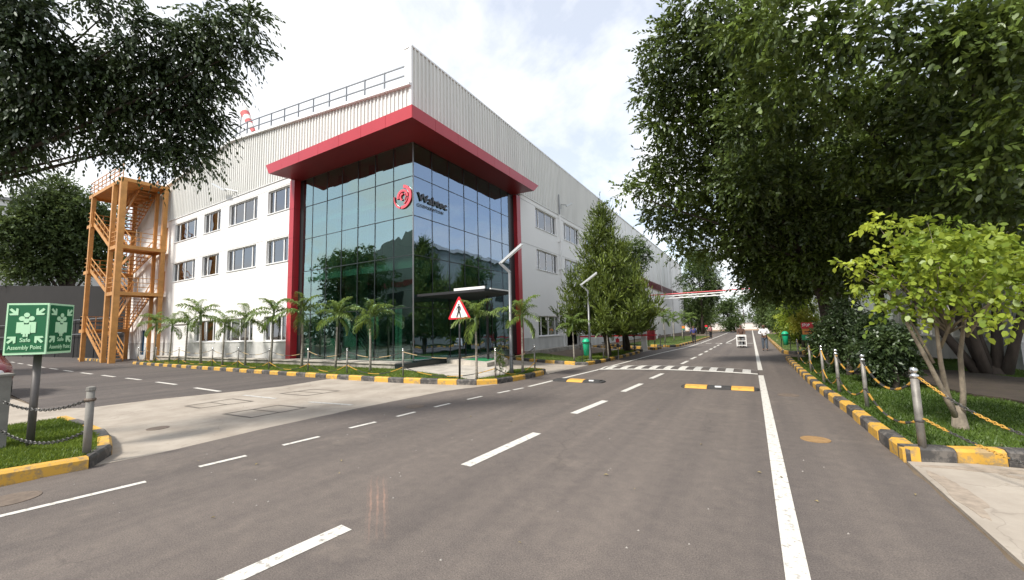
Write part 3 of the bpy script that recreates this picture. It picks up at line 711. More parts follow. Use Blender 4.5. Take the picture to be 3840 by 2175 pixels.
WL += [(-31.6, -28.75, 1.27, 2.62, C4), (-27.55, -24.35, 1.27, 2.62, C4), (-23.2, -21.06, 1.27, 2.62, C3)]
SH = (-35.1, -32.6, .32, 2.5)
dL = [(-37.62, -36.75, 7.95, 9.75), (-37.62, -36.8, 4.8, 6.5), (-40.65, -39.9, .32, 2.2)]
holes = [w[:4] for w in WL] + [SH] + dL
wall('L', -43.2, -20.96, 1.24, 10.2, holes)
wall('L', -43.2, -20.96, -.1, 1.24, holes, d1=0.004, name='dado', m=m_dado)
for w in WL: window('L', *w)
mb = MB()
for i in range(22): fbox(mb, 'L', SH[0], SH[1], SH[2]+i*.099, SH[2]+i*.099+.085, -.16, -.10+.0*i)
fbox(mb, 'L', SH[0], SH[1], SH[2], SH[3], -.2, -.155)
mb.build('roller_shutter', m_white, B)
for i, d in enumerate(dL):
    m_d = mat('blue door', (.03, .10, .19), .5) if i == 2 else m_orange
    mb = MB(); fbox(mb, 'L', d[0]+.05, d[1]-.05, d[2], d[3]-.05, -.2, -.15); fbox(mb, 'L', d[0], d[0]+.05, d[2], d[3], -.2, -.1); fbox(mb, 'L', d[1]-.05, d[1], d[2], d[3], -.2, -.1); fbox(mb, 'L', d[0], d[1], d[3]-.05, d[3], -.2, -.1)
    mb.build('door', m_d, B)
# thin shadow gap courses on the render
for z in (6.93, 9.80):
    mb = MB(); fbox(mb, 'L', -35.9, -21.0, z, z+.02, .001, .012); mb.build('render_joint', m_dado, B)
WR = [(23.65, 27.0, 8.41, 9.76, C4), (28.4, 31.6, 8.41, 9.76, C4), (33.2, 36.2, 8.41, 9.76, C4), (38, 41, 8.41, 9.76, C4),
      (23.65, 27.0, 5.55, 6.9, C4), (28.4, 31.6, 5.55, 6.9, C4), (33.2, 36.2, 5.55, 6.9, C4), (38, 41, 5.55, 6.9, C4), (23.6, 26.95, 1.06, 2.40, C4), (33.2, 36.2, 1.06, 2.4, C4), (38, 41, 1.06, 2.4, C4)]
DR = (28.3, 30.9, .15, 2.9)
holesR = [w[:4] for w in WR] + [DR]
wall('R', 21.5, 55, 1.0, 10.15, holesR, name='side_wall')
wall('R', 21.5, 55, -.1, 1.0, holesR, d1=.004, name='side_dado', m=m_dado)
for w in WR: window('R', *w)
mb = MB(); fbox(mb, 'R', DR[0], DR[1], DR[2], DR[3], -1.2, -1.15); mb.build('door_recess', m_room, B)
for z in (7.0, 9.82):
    mb = MB(); fbox(mb, 'R', 21.6, 37, z, z+.02, .001, .012); mb.build('render_joint', m_dado, B)
# dark rooms behind the windows
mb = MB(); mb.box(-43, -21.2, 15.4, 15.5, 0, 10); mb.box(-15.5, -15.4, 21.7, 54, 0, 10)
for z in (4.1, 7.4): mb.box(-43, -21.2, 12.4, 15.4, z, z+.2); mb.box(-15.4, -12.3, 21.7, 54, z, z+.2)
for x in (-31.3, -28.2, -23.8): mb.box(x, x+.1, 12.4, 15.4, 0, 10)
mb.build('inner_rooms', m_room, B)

# corrugated cladding, rib by rib geometry
def zroof(x): return 12.27+(-11.9-x)*.1045 if x > -27.5 else 13.9-(-27.5-x)*.1
def clad(f, u0, u1, zb, zt, name, pitch=.25):
    mb = MB(); n = round((u1-u0)/pitch)
    for i in range(n):
        u = u0+(u1-u0)*i/n; p = (u1-u0)/n
        pr = [(u, .0), (u+p*.58, .0), (u+p*.62, .06), (u+p*.94, .06), (u+p, .0)]
        vs = [P3(f, a, d, zb) for a, d in pr]+[P3(f, a, d, zt(a)) for a, d in pr]
        mb.add(vs, [(j, j+1, 6+j, 5+j) for j in range(4)])
    return mb.build(name, m_clad, B)
clad('L', -43.2, -21.0, 10.203, zroof, 'cladding_sheet'); clad('L', -21.0, -12.0, 10.0, zroof, 'cladding_sheet')
clad('R', 12.1, 21.6, 10.0, lambda u: 14.08, 'cladding_sheet'); clad('R', 21.6, 38.6, 10.153, lambda u: 14.08, 'cladding_sheet')
# flashings
mb = MB(); fbox(mb, 'L', -43.2, -21.0, 10.16, 10.20, .002, .05); mb.build('drip_flashing', m_frame, B)
mb = MB(); fbox(mb, 'R', 21.6, 38.6, 10.11, 10.15, .002, .05); mb.build('drip_flashing', m_frame, B)
mb = MB(); mb.box(-12.38, -12.02, 12.075, 38.6, 12.2, 14.07); mb.build('parapet', m_cladflat, B)
mb = MB(); mb.box(-12.42, -11.94, 12.05, 38.62, 14.085, 14.16); mb.build('parapet_cap', m_frame, B)
mb = MB(); mb.box(-12.06, -11.955, 12.045, 12.15, 10.44, 14.08); mb.build('corner_flashing', m_frame, B)
mb = MB()
for a, b in ((-11.95, -27.5), (-27.5, -43.3)):
    mb.bar((a, 12.03, zroof(a)+.02), (b, 12.03, zroof(b)+.02), .26, .13)
mb.build('roof_gutter', m_frame, B)
mb = MB()
mb.add([(-12.1, 12.1, zroof(-12.1)), (-27.5, 12.1, 13.9), (-27.5, 91, 13.9), (-12.1, 91, zroof(-12.1))], [(0, 3, 2, 1)])
mb.add([(-27.5, 12.1, 13.9), (-43.2, 12.1, zroof(-43.2)), (-43.2, 91, zroof(-43.2)), (-27.5, 91, 13.9)], [(0, 3, 2, 1)])
mb.box(-43.2, -43.0, 12.36, 91, 0, 12.1)
mb.build('roof', m_farroof, B)
# roof edge railing
rr_ = MB(); rr_.box(0, 0, 0, 0, 0, 0)
rxs = [-12.8-1.4*i for i in range(22)]
rail = MB()
for h in (1.34, .88):
    for a, b in zip(rxs[:-1], rxs[1:]): rail.bar((a, 12.55, zroof(a)+.05+h), (b, 12.55, zroof(b)+.05+h), .05)
ro = rail.build('roof_railing', m_grey, B)
for a in rxs: MB().bar((a, 12.55, zroof(a)-.1), (a, 12.55, zroof(a)+1.42), .06).build('railing_post', m_grey, ro)

# long works hall continuing along the road
mb = MB(); mb.box(-12.6, -12.02, 38.62, 91, 7.95, 13.95)
hallw = mb.build('hall_upper_wall', m_cladflat, B)
for yy in range(41, 91, 3): MB().box(-12.02, -11.985, yy, yy+.08, 8.0, 13.94).build('panel_joint', m_clad, hallw)
MB().box(-12.65, -11.95, 38.6, 91.05, 13.95, 14.05).build('hall_cap', m_frame, B)
mb = MB(); mb.box(-12.6, -12.0, 55, 91, 0, 6.95); mb.build('hall_lower_wall', m_white, B)
MB().box(-12.7, -11.9, 90.9, 91.1, 0, 13.9).build('hall_end', m_cladflat, B)
MB().box(-12.6, -12.1, 41.2, 91, 6.95, 7.95).build('louvre_back', m_black, B)
for i in range(6):
    MB().add([(-11.98, 41.2, 6.97+i*.165), (-11.80, 41.2, 6.90+i*.165), (-11.80, 91, 6.90+i*.165), (-11.98, 91, 6.97+i*.165), (-11.98, 41.2, 7.05+i*.165), (-11.80, 41.2, 6.98+i*.165), (-11.80, 91, 6.98+i*.165), (-11.98, 91, 7.05+i*.165)], [(0, 1, 2, 3), (7, 6, 5, 4), (1, 5, 6, 2), (0, 4, 5, 1), (3, 2, 6, 7)]).build('louvre_blade', m_darkred, B)
for yy, z0, z1 in ((27.4, 0.2, 10.1), (57, 0, 13.5), (67, 4.2, 13.5), (77, 0, 13.5), (85, 0, 13.5)):
    MB().tube([(-11.85, yy, z0), (-11.85, yy, z1)], .07 if yy > 30 else .055, 8).build('downpipe', m_frame, B)
MB().tube([(-11.85, 27.4, 10.1), (-11.85, 27.35, 11.65)], .045, 8).build('vent_pipe', m_grey, B)
for z in (2, 4, 5.9, 8): MB().box(-11.99, -11.78, 27.3, 27.5, z, z+.05).build('pipe_bracket', m_frame, B)
mb = MB(); mb.box(-12.0, -9.3, 48, 60, 3.62, 3.98); mb.build('side_canopy', m_white, B)
for yy in (49, 59): MB().box(-9.6, -9.45, yy, yy+.15, 0, 3.62).build('canopy_post', m_white, B)

# plinths
mb = MB(); mb.box(-36.2, -12.35, 11.52, 12.1, -.05, .30); B_pl = mb.build('plinth', m_stone, B)
xx = -36.2
rnd = random.Random(5)
while xx < -12.4:
    w = rnd.uniform(.55, 1.1); x1 = min(xx+w, -12.36)
    MB().box(xx+.012, x1-.012, 11.49+rnd.uniform(0, .02), 11.518, .0, .17+rnd.uniform(-.02, .03)).build('plinth_stone', m_stone, B_pl)
    xx = x1
MB().box(-36.2, -12.3, 11.46, 12.395, .302, .345).build('plinth_slab', m_conc2, B)
MB().box(-12.34, -11.95, 11.50, 12.39, -.05, .31).build('plinth_end', m_mull, B)
MB().box(-12.2, -11.98, 12.41, 14.3, -.05, .34).build('glass_kerb', m_mull, B)
MB().box(-12.02, -11.45, 21.5, 32, -.05, .22).build('side_plinth', m_stone, B)
MB().prism([(-12.19, 14.35), (-11.2, 13.95), (-9.0, 13.15), (-9.3, 15.2), (-11.2, 17.6), (-12.19, 18.3)], -.05, .29).build('entrance_platform', m_conc2, B)
MB().prism([(-11.1, 14.4), (-9.45, 13.7), (-9.6, 14.9), (-10.9, 15.6)], .292, .305).build('door_mat', m_greenmat, B)

# pillars
for nm, bx in (('L', (-20.96, -20.56, 12.06, 12.5)), ('R', (-12.4, -11.96, 21.05, 21.5))):
    mb = MB(); mb.box(*bx, .30 if nm == 'L' else .05, 9.9)
    pl = mb.build('pillar', m_red, B)
    for z in (2.4, 4.6, 6.7, 8.3): MB().box(bx[0]-.003, bx[1]+.003, bx[2]-.003, bx[3]+.003, z, z+.012).build('panel_seam', m_darkred, pl)
MB().box(-20.56, -20.22, 12.41, 12.5, .345, 9.89).build('reveal', m_mull, B)
MB().box(-12.3, -12.21, 20.4, 21.05, .1, 9.89).build('reveal', m_mull, B)

# red canopy
bt = [(-20.88, 10.9), (-10.78, 10.9), (-10.78, 21.1), (-12.2, 20.95), (-12.2, 12.4), (-20.6, 12.4)]
tp = [(-21.2, 10.9), (-10.78, 10.9), (-10.78, 21.75), (-12.04, 21.55), (-12.04, 12.06), (-20.95, 12.06)]
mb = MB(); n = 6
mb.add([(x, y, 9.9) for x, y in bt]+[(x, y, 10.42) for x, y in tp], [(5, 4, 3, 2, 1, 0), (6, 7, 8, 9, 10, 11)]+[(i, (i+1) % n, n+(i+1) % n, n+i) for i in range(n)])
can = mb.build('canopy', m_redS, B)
e_ = [-21.2, -19.75, -18.25, -16.75, -15.25, -13.75, -12.25, -10.765]
for i in range(7):
    a0, a1 = e_[i], e_[i+1]; b0 = -20.88 if i == 0 else a0
    MB().add([(b0+.006, 10.898, 9.895), (a1-.006, 10.898, 9.895), (a1-.006, 10.898, 10.425), (a0+.006, 10.898, 10.425), (b0+.006, 10.88, 9.895), (a1-.006, 10.88, 9.895), (a1-.006, 10.88+rnd.uniform(-.004, .004), 10.425), (a0+.006, 10.88, 10.425)], [(0, 1, 2, 3), (7, 6, 5, 4), (4, 5, 1, 0), (6, 7, 3, 2), (5, 6, 2, 1), (7, 4, 0, 3)]).build('fascia_panel', m_red, can)
e_ = [10.885, 12.25, 13.75, 15.25, 16.75, 18.25, 19.75, 21.75]
for i in range(7):
    a0, a1 = e_[i], e_[i+1]; b1 = 21.1 if i == 6 else a1
    MB().add([(-10.776, a0+.006, 9.895), (-10.776, b1-.006, 9.895), (-10.776, a1-.006, 10.425), (-10.776, a0+.006, 10.425), (-10.758, a0+.006, 9.895), (-10.758, b1-.006, 9.895), (-10.758+rnd.uniform(-.004, .004), a1-.006, 10.425), (-10.758, a0+.006, 10.425)], [(3, 2, 1, 0), (4, 5, 6, 7), (0, 1, 5, 4), (2, 3, 7, 6), (1, 2, 6, 5), (3, 0, 4, 7)]).build('fascia_panel', m_red, can)

# glass corner
zr = [.36, 2.61, 4.87, 6.60, 8.36, 9.893]
ue = [-20.22]+[-19.4+1.2*i for i in range(7)]
ve = [12.4+1.2*i for i in range(7)]+[20.4]
rg = random.Random(11)
def pane(f, a, b, z0, z1, m):
    t = [rg.uniform(-.0055, .0055) for _ in range(4)]
    if f == 'L': q = [(a, 12.4+t[0], z0), (b, 12.4+t[1], z0), (b, 12.4+t[2], z1), (a, 12.4+t[3], z1)]; dv = Vector((0, .016, 0))
    else: q = [(-12.2+t[0], a, z0), (-12.2+t[1], b, z0), (-12.2+t[2], b, z1), (-12.2+t[3], a, z1)]; dv = Vector((-.016, 0, 0))
    q = [Vector(p) for p in q]
    MB().add(q+[p+dv for p in q], [(0, 1, 2, 3), (7, 6, 5, 4), (0, 4, 5, 1), (1, 5, 6, 2), (2, 6, 7, 3), (3, 7, 4, 0)]).build('glass_pane', m, B)
for j in range(5):
    for i in range(7):
        pane('L', ue[i]+.008, ue[i+1]-.008, zr[j]+.008, zr[j+1]-.008, m_glass)
        pane('R', ve[i]+.008, ve[i+1]-.008, zr[j]+.008, zr[j+1]-.008, m_glassR)
for u in ue[1:-1]: MB().box(u-.016, u+.016, 12.385, 12.50, .36, 9.89).build('mullion', m_mull, B)
for v in ve[1:]: MB().box(-12.30, -12.185, v-.016, v+.016, .36, 9.89).build('mullion', m_mull, B)
MB().box(-12.23, -12.19, 12.39, 12.43, .36, 9.89).build('corner_mullion', m_grey, B)
for z in zr[1:-1]:
    MB().box(-20.22, -12.235, 12.388, 12.46, z-.016, z+.016).build('transom', m_mull, B)
    MB().box(-12.26, -12.188, 12.435, 20.4, z-.016, z+.016).build('transom', m_mull, B)
# lobby seen through the glass
mb = MB()
mb.box(-20.5, -12.6, 12.75, 21.3, .0, .34)
mb.box(-20.5, -12.6, 12.85, 21.3, 4.45, 4.8)
mb.box(-20.5, -12.6, 12.85, 21.3, 7.55, 7.8)
mb.box(-21.0, -20.55, 12.55, 21.3, 0, 9.9); mb.box(-20.5, -12.4, 20.9, 21.04, 0, 9.9)
mb.box(-20.5, -12.4, 12.5, 21.3, 9.95, 10.0)
mb.build('lobby_slabs', m_roomw, B)
MB().box(-20.5, -12.62, 12.56, 12.84, 4.36, 4.78).build('slab_edge', m_roomw, B); MB().box(-12.62, -12.40, 12.56, 20.85, 4.36, 4.78).build('slab_edge', m_roomw, B)
for x in (-18.3, -15.9): MB().box(x, x+.3, 13.1, 13.4, .34, 9.9).build('lobby_column', m_mull, B)
for (x0, x1, z1) in ((-20.1, -19.3, 1.35), (-18.8, -17.7, 1.35), (-17.2, -16.6, .95), (-15.3, -14.6, 2.3), (-13.6, -13.1, 2.6)):
    MB().box(x0, x1, 12.62, 12.66, .35, z1).build('frosted_panel', m_frost, B)
mb = MB()
for i in range(7): mb.box(-18.0+i*.3, -17.7+i*.3, 13.3, 14.4, .34, 2.6-.32*i)
mb.build('lobby_stair', m_roomw, B)
mb = MB()
for i in range(5): mb.bar((-18.2, 13.25, 3.4-i*.22), (-16.0, 13.25, 1.1-i*.22+.3), .03)
for z in (5.05, 5.25, 5.45, 5.65): mb.bar((-17.6, 12.9, z), (-14.7, 12.9, z), .03)
for x in (-17.6, -16.6, -15.6, -14.7): mb.bar((x, 12.9, 4.8), (x, 12.9, 5.65), .04)
mb.build('lobby_railing', m_black, B)
# entrance canopy
mb = MB(); mb.prism([(-12.18, 12.56), (-8.65, 12.56), (-8.65, 14.55), (-12.18, 16.4)], 3.06, 3.16); ec = mb.build('entrance_canopy', m_black, B)
MB().box(-10.15, -8.66, 12.57, 12.63, 3.162, 3.26).build('canopy_flashing', m_frame, ec)
MB().box(-8.72, -8.66, 13.0, 14.5, 3.162, 3.215).build('canopy_flashing', m_frame, ec)
MB().box(-10.0, -9.92, 14.6, 14.68, .3, 3.06).build('canopy_post', m_black, ec)
# wall emblem: concentric broken rings, and lettering
lg = MB()
def arc(mb, ri0, ro0, ri1, ro1, a0, a1, c=(-12.79, 7.50), dep=.05, n=26):
    vs = []; fs = []
    for i in range(n+1):
        t = i/n; a = rad(a0+(a1-a0)*t); ri = ri0+(ri1-ri0)*t; ro = ro0+(ro1-ro0)*t
        for y_ in (12.385-dep, 12.384):
            for r in (ri, ro): vs.append((c[0]+r*math.cos(a), y_, c[1]+r*math.sin(a)))
    for i in range(n):
        o = i*4; q = o+4
        fs += [(o, o+1, q+1, q), (o+1, o+3, q+3, q+1), (o+3, o+2, q+2, q+3), (o+2, o, q, q+2)]
    fs += [(0, 2, 3, 1), (n*4, n*4+1, n*4+3, n*4+2)]
    mb.add(vs, fs)
arc(lg, .40, .54, .405, .53, 84, -100)
arc(lg, .45, .53, .50, .53, -108, -190)
arc(lg, .23, .345, .25, .335, 190, -2)
arc(lg, .285, .325, .30, .33, -10, -75)
arc(lg, .09, .17, .10, .18, 255, 82)
arc(lg, .165, .20, .185, .205, 55, -55)
lo = lg.build('wall_emblem', m_logo, B)
text_mesh('lettering', 'Wabtec', m_letter, B, (-12.17, 12.64, 7.31), (0, 1, 0), (0, 0, 1), 1.98, .38, .03, .022)
text_mesh('lettering', 'CORPORATION', m_letter, B, (-12.17, 12.63, 7.05), (0, 1, 0), (0, 0, 1), 1.70, .14, .012, .014, sp=1.25)

# wall lamps and windsock, hung on the building but things of their own
def wall_lamp(lab, base, tip, w):
    t = thing('wall_lamp', lab, 'lamp', base, 'lamps on the office walls')
    b, p = Vector(base), Vector(tip); q = b.lerp(p, .5)
    MB().tube([b, b+Vector((0, 0, .35)), q+Vector((0, 0, .1)), q], .03, 6).build('arm', m_grey, t)
    MB().bar(q, p, .22, .09).build('lamp_head', m_led, t)
wall_lamp('grey floodlight arm on the cladding above the left facade windows', (-26.6, 12.06, 10.1), (-28.2, 11.4, 11.05), .2)
wall_lamp('grey floodlight arm on the cladding of the right facade', (-11.96, 27.95, 10.7), (-11.3, 28.5, 11.15), .2)
ws = thing('windsock', 'striped red and white windsock hanging from a pole on the office roof', 'windsock', (-31.1, 14.0, 13.5))
MB().tube([(-31.15, 14, 13.3), (-30.73, 14, 18.5)], [.05, .03], 6).build('pole', m_grey, ws)
a, b = Vector((-30.55, 14, 17.9)), Vector((-28.95, 14, 15.75)); pts = [a.lerp(b, i/6) for i in range(7)]
for i in range(6):
    MB().tube([pts[i], pts[i+1]], [.34-.035*i, .34-.035*(i+1)], 10, caps=False).build('sock_band', m_socks if i % 2 == 0 else m_sockr, ws, smooth=True)
MB().tube([(-30.72, 14, 18.4), (-30.45, 14, 18.15), (-30.85, 14, 17.75)], .02, 5).build('hoop', m_grey, ws)

# ================================================================ FIRE STAIR
S_ = thing('fire_stair', 'orange painted steel fire escape stair standing at the left end of the office', 'staircase', (-39.5, 10.7, 0))
for x, y_, w in ((-42.6, 9.42, .24), (-38.05, 9.42, .24), (-36.42, 9.42, .32), (-36.42, 11.75, .26), (-38.1, 11.8, .2), (-42.6, 11.8, .24)):
    MB().box(x-w/2, x+w/2, y_-w/2, y_+w/2, -.02, 12.66).build('post', m_orange, S_)
def deck(x0, x1, z, y0=9.32, y1=11.9, nm='landing'):
    mb = MB(); mb.box(x0, x1, y0, y0+.1, z-.24, z); mb.box(x0, x1, y1-.1, y1, z-.24, z); mb.box(x0, x0+.1, y0+.1, y1-.1, z-.24, z); mb.box(x1-.1, x1, y0+.1, y1-.1, z-.24, z)
    mb.box(x0+.1, x1-.1, y0+.1, y1-.1, z-.06, z-.01); return mb.build(nm, m_orange, S_)
for z in (4.78, 7.98): deck(-38.2, -36.25, z)
for z in (2.35, 6.75, 10.3): deck(-43.4, -42.3, z)
deck(-43.4, -36.25, 12.66)
def flight(x0, z0, x1, z1, ya, yb):
    mb = MB(); a, b = Vector((x0, 0, z0)), Vector((x1, 0, z1))
    for y_ in (ya, yb): mb.bar((x0, y_, z0), (x1, y_, z1), .05, .24)
    f = mb.build('flight', m_orange, S_); n = max(6, round(abs(z1-z0)/.2))
    for i in range(n):
        p = a.lerp(b, (i+.5)/n); MB().box(p.x-.13, p.x+.13, ya+.03, yb-.03, p.z-.015, p.z+.02).build('tread', m_orangeD, f)
    mb = MB()
    for y_ in (ya, yb):
        for h in (.5, .95): mb.bar((x0, y_, z0+h), (x1, y_, z1+h), .045)
        for i in range(6):
            p = a.lerp(b, i/5); mb.bar((p.x, y_, p.z), (p.x, y_, p.z+.95), .04)
    mb.build('handrail', m_orange, f)
for za, zm, zb in ((.1, 2.35, 4.78), (4.78, 6.75, 7.98), (7.98, 10.3, 12.6)):
    flight(-38.25, za, -42.3, zm, 9.45, 10.5)
    flight(-42.3, zm, -38.2, zb, 10.75, 11.8)
def rails(pts, z, nm='guard_rail'):
    mb = MB()
    for (xa, ya), (xb, yb) in zip(pts[:-1], pts[1:]):
        for h in (.35, .65, .98): mb.bar((xa, ya, z+h), (xb, yb, z+h), .04)
        n = max(1, round(math.hypot(xb-xa, yb-ya)/.9))
        for i in range(n+1): mb.bar((xa+(xb-xa)*i/n, ya+(yb-ya)*i/n, z), (xa+(xb-xa)*i/n, ya+(yb-ya)*i/n, z+.98), .04)
    mb.build(nm, m_orange, S_)
for z in (4.78, 7.98): rails([(-38.0, 9.37), (-36.4, 9.37), (-36.3, 11.6)], z)
for z in (2.35, 6.75, 10.3): rails([(-42.4, 9.37), (-43.35, 9.37), (-43.35, 11.8)], z)
rails([(-36.4, 9.37), (-43.35, 9.37), (-43.35, 11.8)], 12.66)

# ================================================================ OTHER BUILDINGS AND WALLS
dw = thing('compound_wall', 'tall compound wall, tree shade put into its dark colour, at the far left behind the fire stair', 'wall', (-60, 10.6, 0))
MB().add([(-95, 7.9, -.1), (-44, 12.15, -.1), (-44, 12.15, 5.9), (-95, 7.9, 9.6), (-95, 8.4, -.1), (-44, 12.65, -.1), (-44, 12.65, 5.9), (-95, 8.4, 9.6)], [(0, 1, 2, 3), (5, 4, 7, 6), (3, 2, 6, 7), (1, 5, 6, 2), (4, 0, 3, 7)]).build('wall_face', m_shadewall, dw)
for z in (2.1, 3.4): MB().tube([(-92, 7.9, z), (-44, 11.9, z)], .035, 6).build('pipe_rail', m_grey, dw)
for i in range(12): MB().tube([(-90+4.1*i, 8.05+.345*i, 0), (-90+4.1*i, 8.05+.345*i, 3.5)], .04, 6).build('rail_post', m_black, dw)
lh = thing('works_hall', 'pale sheet clad works hall at the left edge beyond the compound wall', 'building', (-95, 9, 0))
MB().box(-112, -84, 4.0, 12.2, 0, 20.3).build('hall_wall', m_cladflat, lh)
MB().box(-112.3, -83.7, 3.8, 12.5, 20.3, 20.7).build('roof_edge', m_farroof, lh)
MB().box(-83.98, -83.9, 4.0, 12.3, 16.2, 16.6).build('dark_course', m_farroof, lh)
wh = thing('white_block', 'low white block glimpsed through the tree behind the compound wall', 'building', (-95, 30, 0))
MB().box(-120, -90, 15, 55, 0, 13).build('block_wall', m_farwhite, wh)
MB().box(-120.3, -89.7, 14.7, 55.3, 13, 13.3).build('roof_edge', m_farroof, wh)
rh = thing('roadside_hall', 'low pale hall with a grey base behind the trees on the right', 'building', (6.4, 17, 0))
MB().box(6.45, 16, 16.9, 28.5, .86, 5.2).build('hall_wall', m_farwhite, rh)
MB().box(6.40, 16.05, 16.85, 28.55, -.05, .86).build('grey_base', m_dado, rh)
MB().box(6.36, 6.44, 16.85, 28.5, .84, .90).build('base_sill', m_frame, rh)
for i in range(11): MB().box(6.40, 6.448, 17.2+1.02*i, 17.28+1.02*i, .91, 5.15).build('wall_rib', m_cladflat, rh)
for y_ in (18.6, 21.6, 24.6):
    w_ = MB().box(6.39, 6.446, y_, y_+.9, 1.15, 2.3).build('window', m_frame, rh); MB().box(6.38, 6.389, y_+.08, y_+.82, 1.22, 2.22).build('pane', m_winglass, w_)
MB().box(6.2, 16.3, 16.6, 28.8, 5.2, 5.4).build('roof_edge', m_farroof, rh)
rt_ = thing('tall_shed', 'tall dark green shed further along the right of the road', 'building', (9, 30, 0))
MB().box(9, 30, 30, 82, 0, 11.8).build('shed_wall', m_hall, rt_)
MB().box(8.7, 30.3, 29.7, 82.3, 11.8, 12.2).build('roof_edge', m_farwhite, rt_)
for y_ in range(33, 80, 6): MB().box(8.95, 9.0, y_, y_+2.5, 6.0, 7.6).build('window', m_room, rt_)
bh = thing('opposite_hall', 'large gabled green hall mirrored in the glass corner', 'building', (-32, -10, 0))
MB().prism([(-47, 0), (-17, 0), (-17, 10.5), (-32, 13.6), (-47, 10.5)], 0, 24).xform(Matrix(((1, 0, 0, 0), (0, 0, -1, -9), (0, 1, 0, 0), (0, 0, 0, 1)))).build('hall_wall', m_hall, bh)
for x in range(-45, -18, 4): MB().box(x, x+2.2, -9.0, -8.96, 4.6, 6.2).build('window', m_room, bh)
MB().box(-47, -17, -8.98, -8.9, 6.9, 7.5).build('band', m_darkred, bh)
fb = thing('end_wall', 'low pale boundary wall crossing the far end of the road', 'wall', (0, 112, 0))
MB().box(-30, 30, 112, 112.3, 0, 1.5).build('wall_face', m_farwhite, fb)
MB().box(-30, 30, 111.9, 112.4, 1.5, 1.62).build('coping', m_farroof, fb)
struct('dirt_yard', MB().prism([(-14, 96), (12, 96), (16, 112), (-18, 112)], -.05, -.004), mat('dirt', (.36, .22, .12), .95, .3, 1.2))
tr = thing('pipe_bridge', 'red and white overhead pipe bridge spanning the road in the distance', 'pipe bridge', (-5, 58, 0))
for z in (5.18, 5.52):
    MB().bar((-11.9, 58, z), (4.5, 58, z+.1), .12).build('chord', m_frame, tr)
mb = MB()
for i in range(16): mb.bar((-11.4+i, 58, 5.2+(i % 2)*.35), (-10.4+i, 58, 5.55-(i % 2)*.35), .05)
mb.build('lattice', m_frame, tr)
MB().tube([(-11.9, 57.9, 5.75), (4.5, 57.9, 5.85)], .06, 8).build('red_pipe', m_signred, tr)
MB().box(3.4, 3.6, 57.9, 58.1, 0, 5.15).build('bridge_post', m_frame, tr)
MB().bar((-11.9, 58, 4.5), (-11.0, 58, 5.15), .08).build('brace', m_frame, tr)

# ================================================================ TREES
def tree(name, label, base, clumps, tri, group=None, cat='tree'):
    t = thing(name, label, cat, base, group)
    return t
LEFT = [(-8.43, 0.74, 5.92, 0.4), (-7.88, 0.97, 5.83, 0.28), (-8.11, 0.93, 5.4, 0.32), (-7.61, 1.4, 6.19, 0.19), (-7.33, 1.65, 6.18, 0.18), (-8.35, 1.22, 5.26, 0.39), (-8.03, 1.53, 5.37, 0.32), (-7.58, 1.78, 5.71, 0.21), (-7.21, 1.88, 5.9, 0.17), (-7.07, 2.1, 5.83, 0.1), (-7.92, 1.92, 5.43, 0.34), (-7.55, 2.23, 5.53, 0.33), (-7.07, 2.38, 5.88, 0.3), (-6.66, 2.52, 6.06, 0.25), (-6.27, 2.66, 6.17, 0.17), (-6.07, 2.84, 6.15, 0.15), (-6.39, 2.83, 5.89, 0.19), (-6.17, 2.96, 5.75, 0.09), (-6.96, 2.66, 5.68, 0.29), (-7.33, 2.56, 5.3, 0.32), (-6.84, 2.84, 5.34, 0.15), (-7.76, 2.37, 5.01, 0.29), (-8.11, 2.0, 4.95, 0.3), (-8.41, 1.64, 4.94, 0.29), (-8.74, 1.27, 4.81, 0.37), (-9.05, 1.04, 4.62, 0.31), (-9.13, 1.25, 4.3, 0.21), (-9.22, 1.1, 4.02, 0.16), (-7.48, 2.69, 4.88, 0.25), (-7.2, 2.84, 4.86, 0.17), (-7.79, 2.55, 4.51, 0.27), (-8.13, 2.27, 4.42, 0.2), (-8.27, 1.97, 4.54, 0.19), (-7.53, 2.78, 4.39, 0.2), (-8.48, 1.77, 4.39, 0.15), (-7.82, 2.53, 4.14, 0.11), (-9.34, 0.8, 5.08, 0.52), (-9.61, 0.81, 4.25, 0.35)]
t = thing('weeping_fig', 'dark leaved weeping fig reaching in from the upper left corner', 'tree', (-11.2, -.4, .1))
MB().tube([(-11.2, -.4, 0), (-11.1, -.3, 1.2), (-10.9, -.1, 2.6), (-10.6, .1, 3.4)], [.26, .2, .17, .15], 9).build('trunk', m_bark, t, smooth=True)
limbs('limb', (-10.6, .1, 3.4), LEFT[::4], .05, m_bark, t, 4)
LEFT = [(x, y_, z+.16, r*1.06) for x, y_, z, r in LEFT]
crown('crown', LEFT+[(-9.9, .3, 6.0, .6), (-10.4, -.3, 5.4, .8), (-10.2, -.6, 6.3, .8)], 8600, 10, .074, .031, m_lf_dark, t, 21, outw=.55, droop=.5, tl=.34, shell=.15, base=(-11.2, -.4, .1), updir=.05, align=1.0, side=.5, wind=(.38, .15, 0), hexa=True)
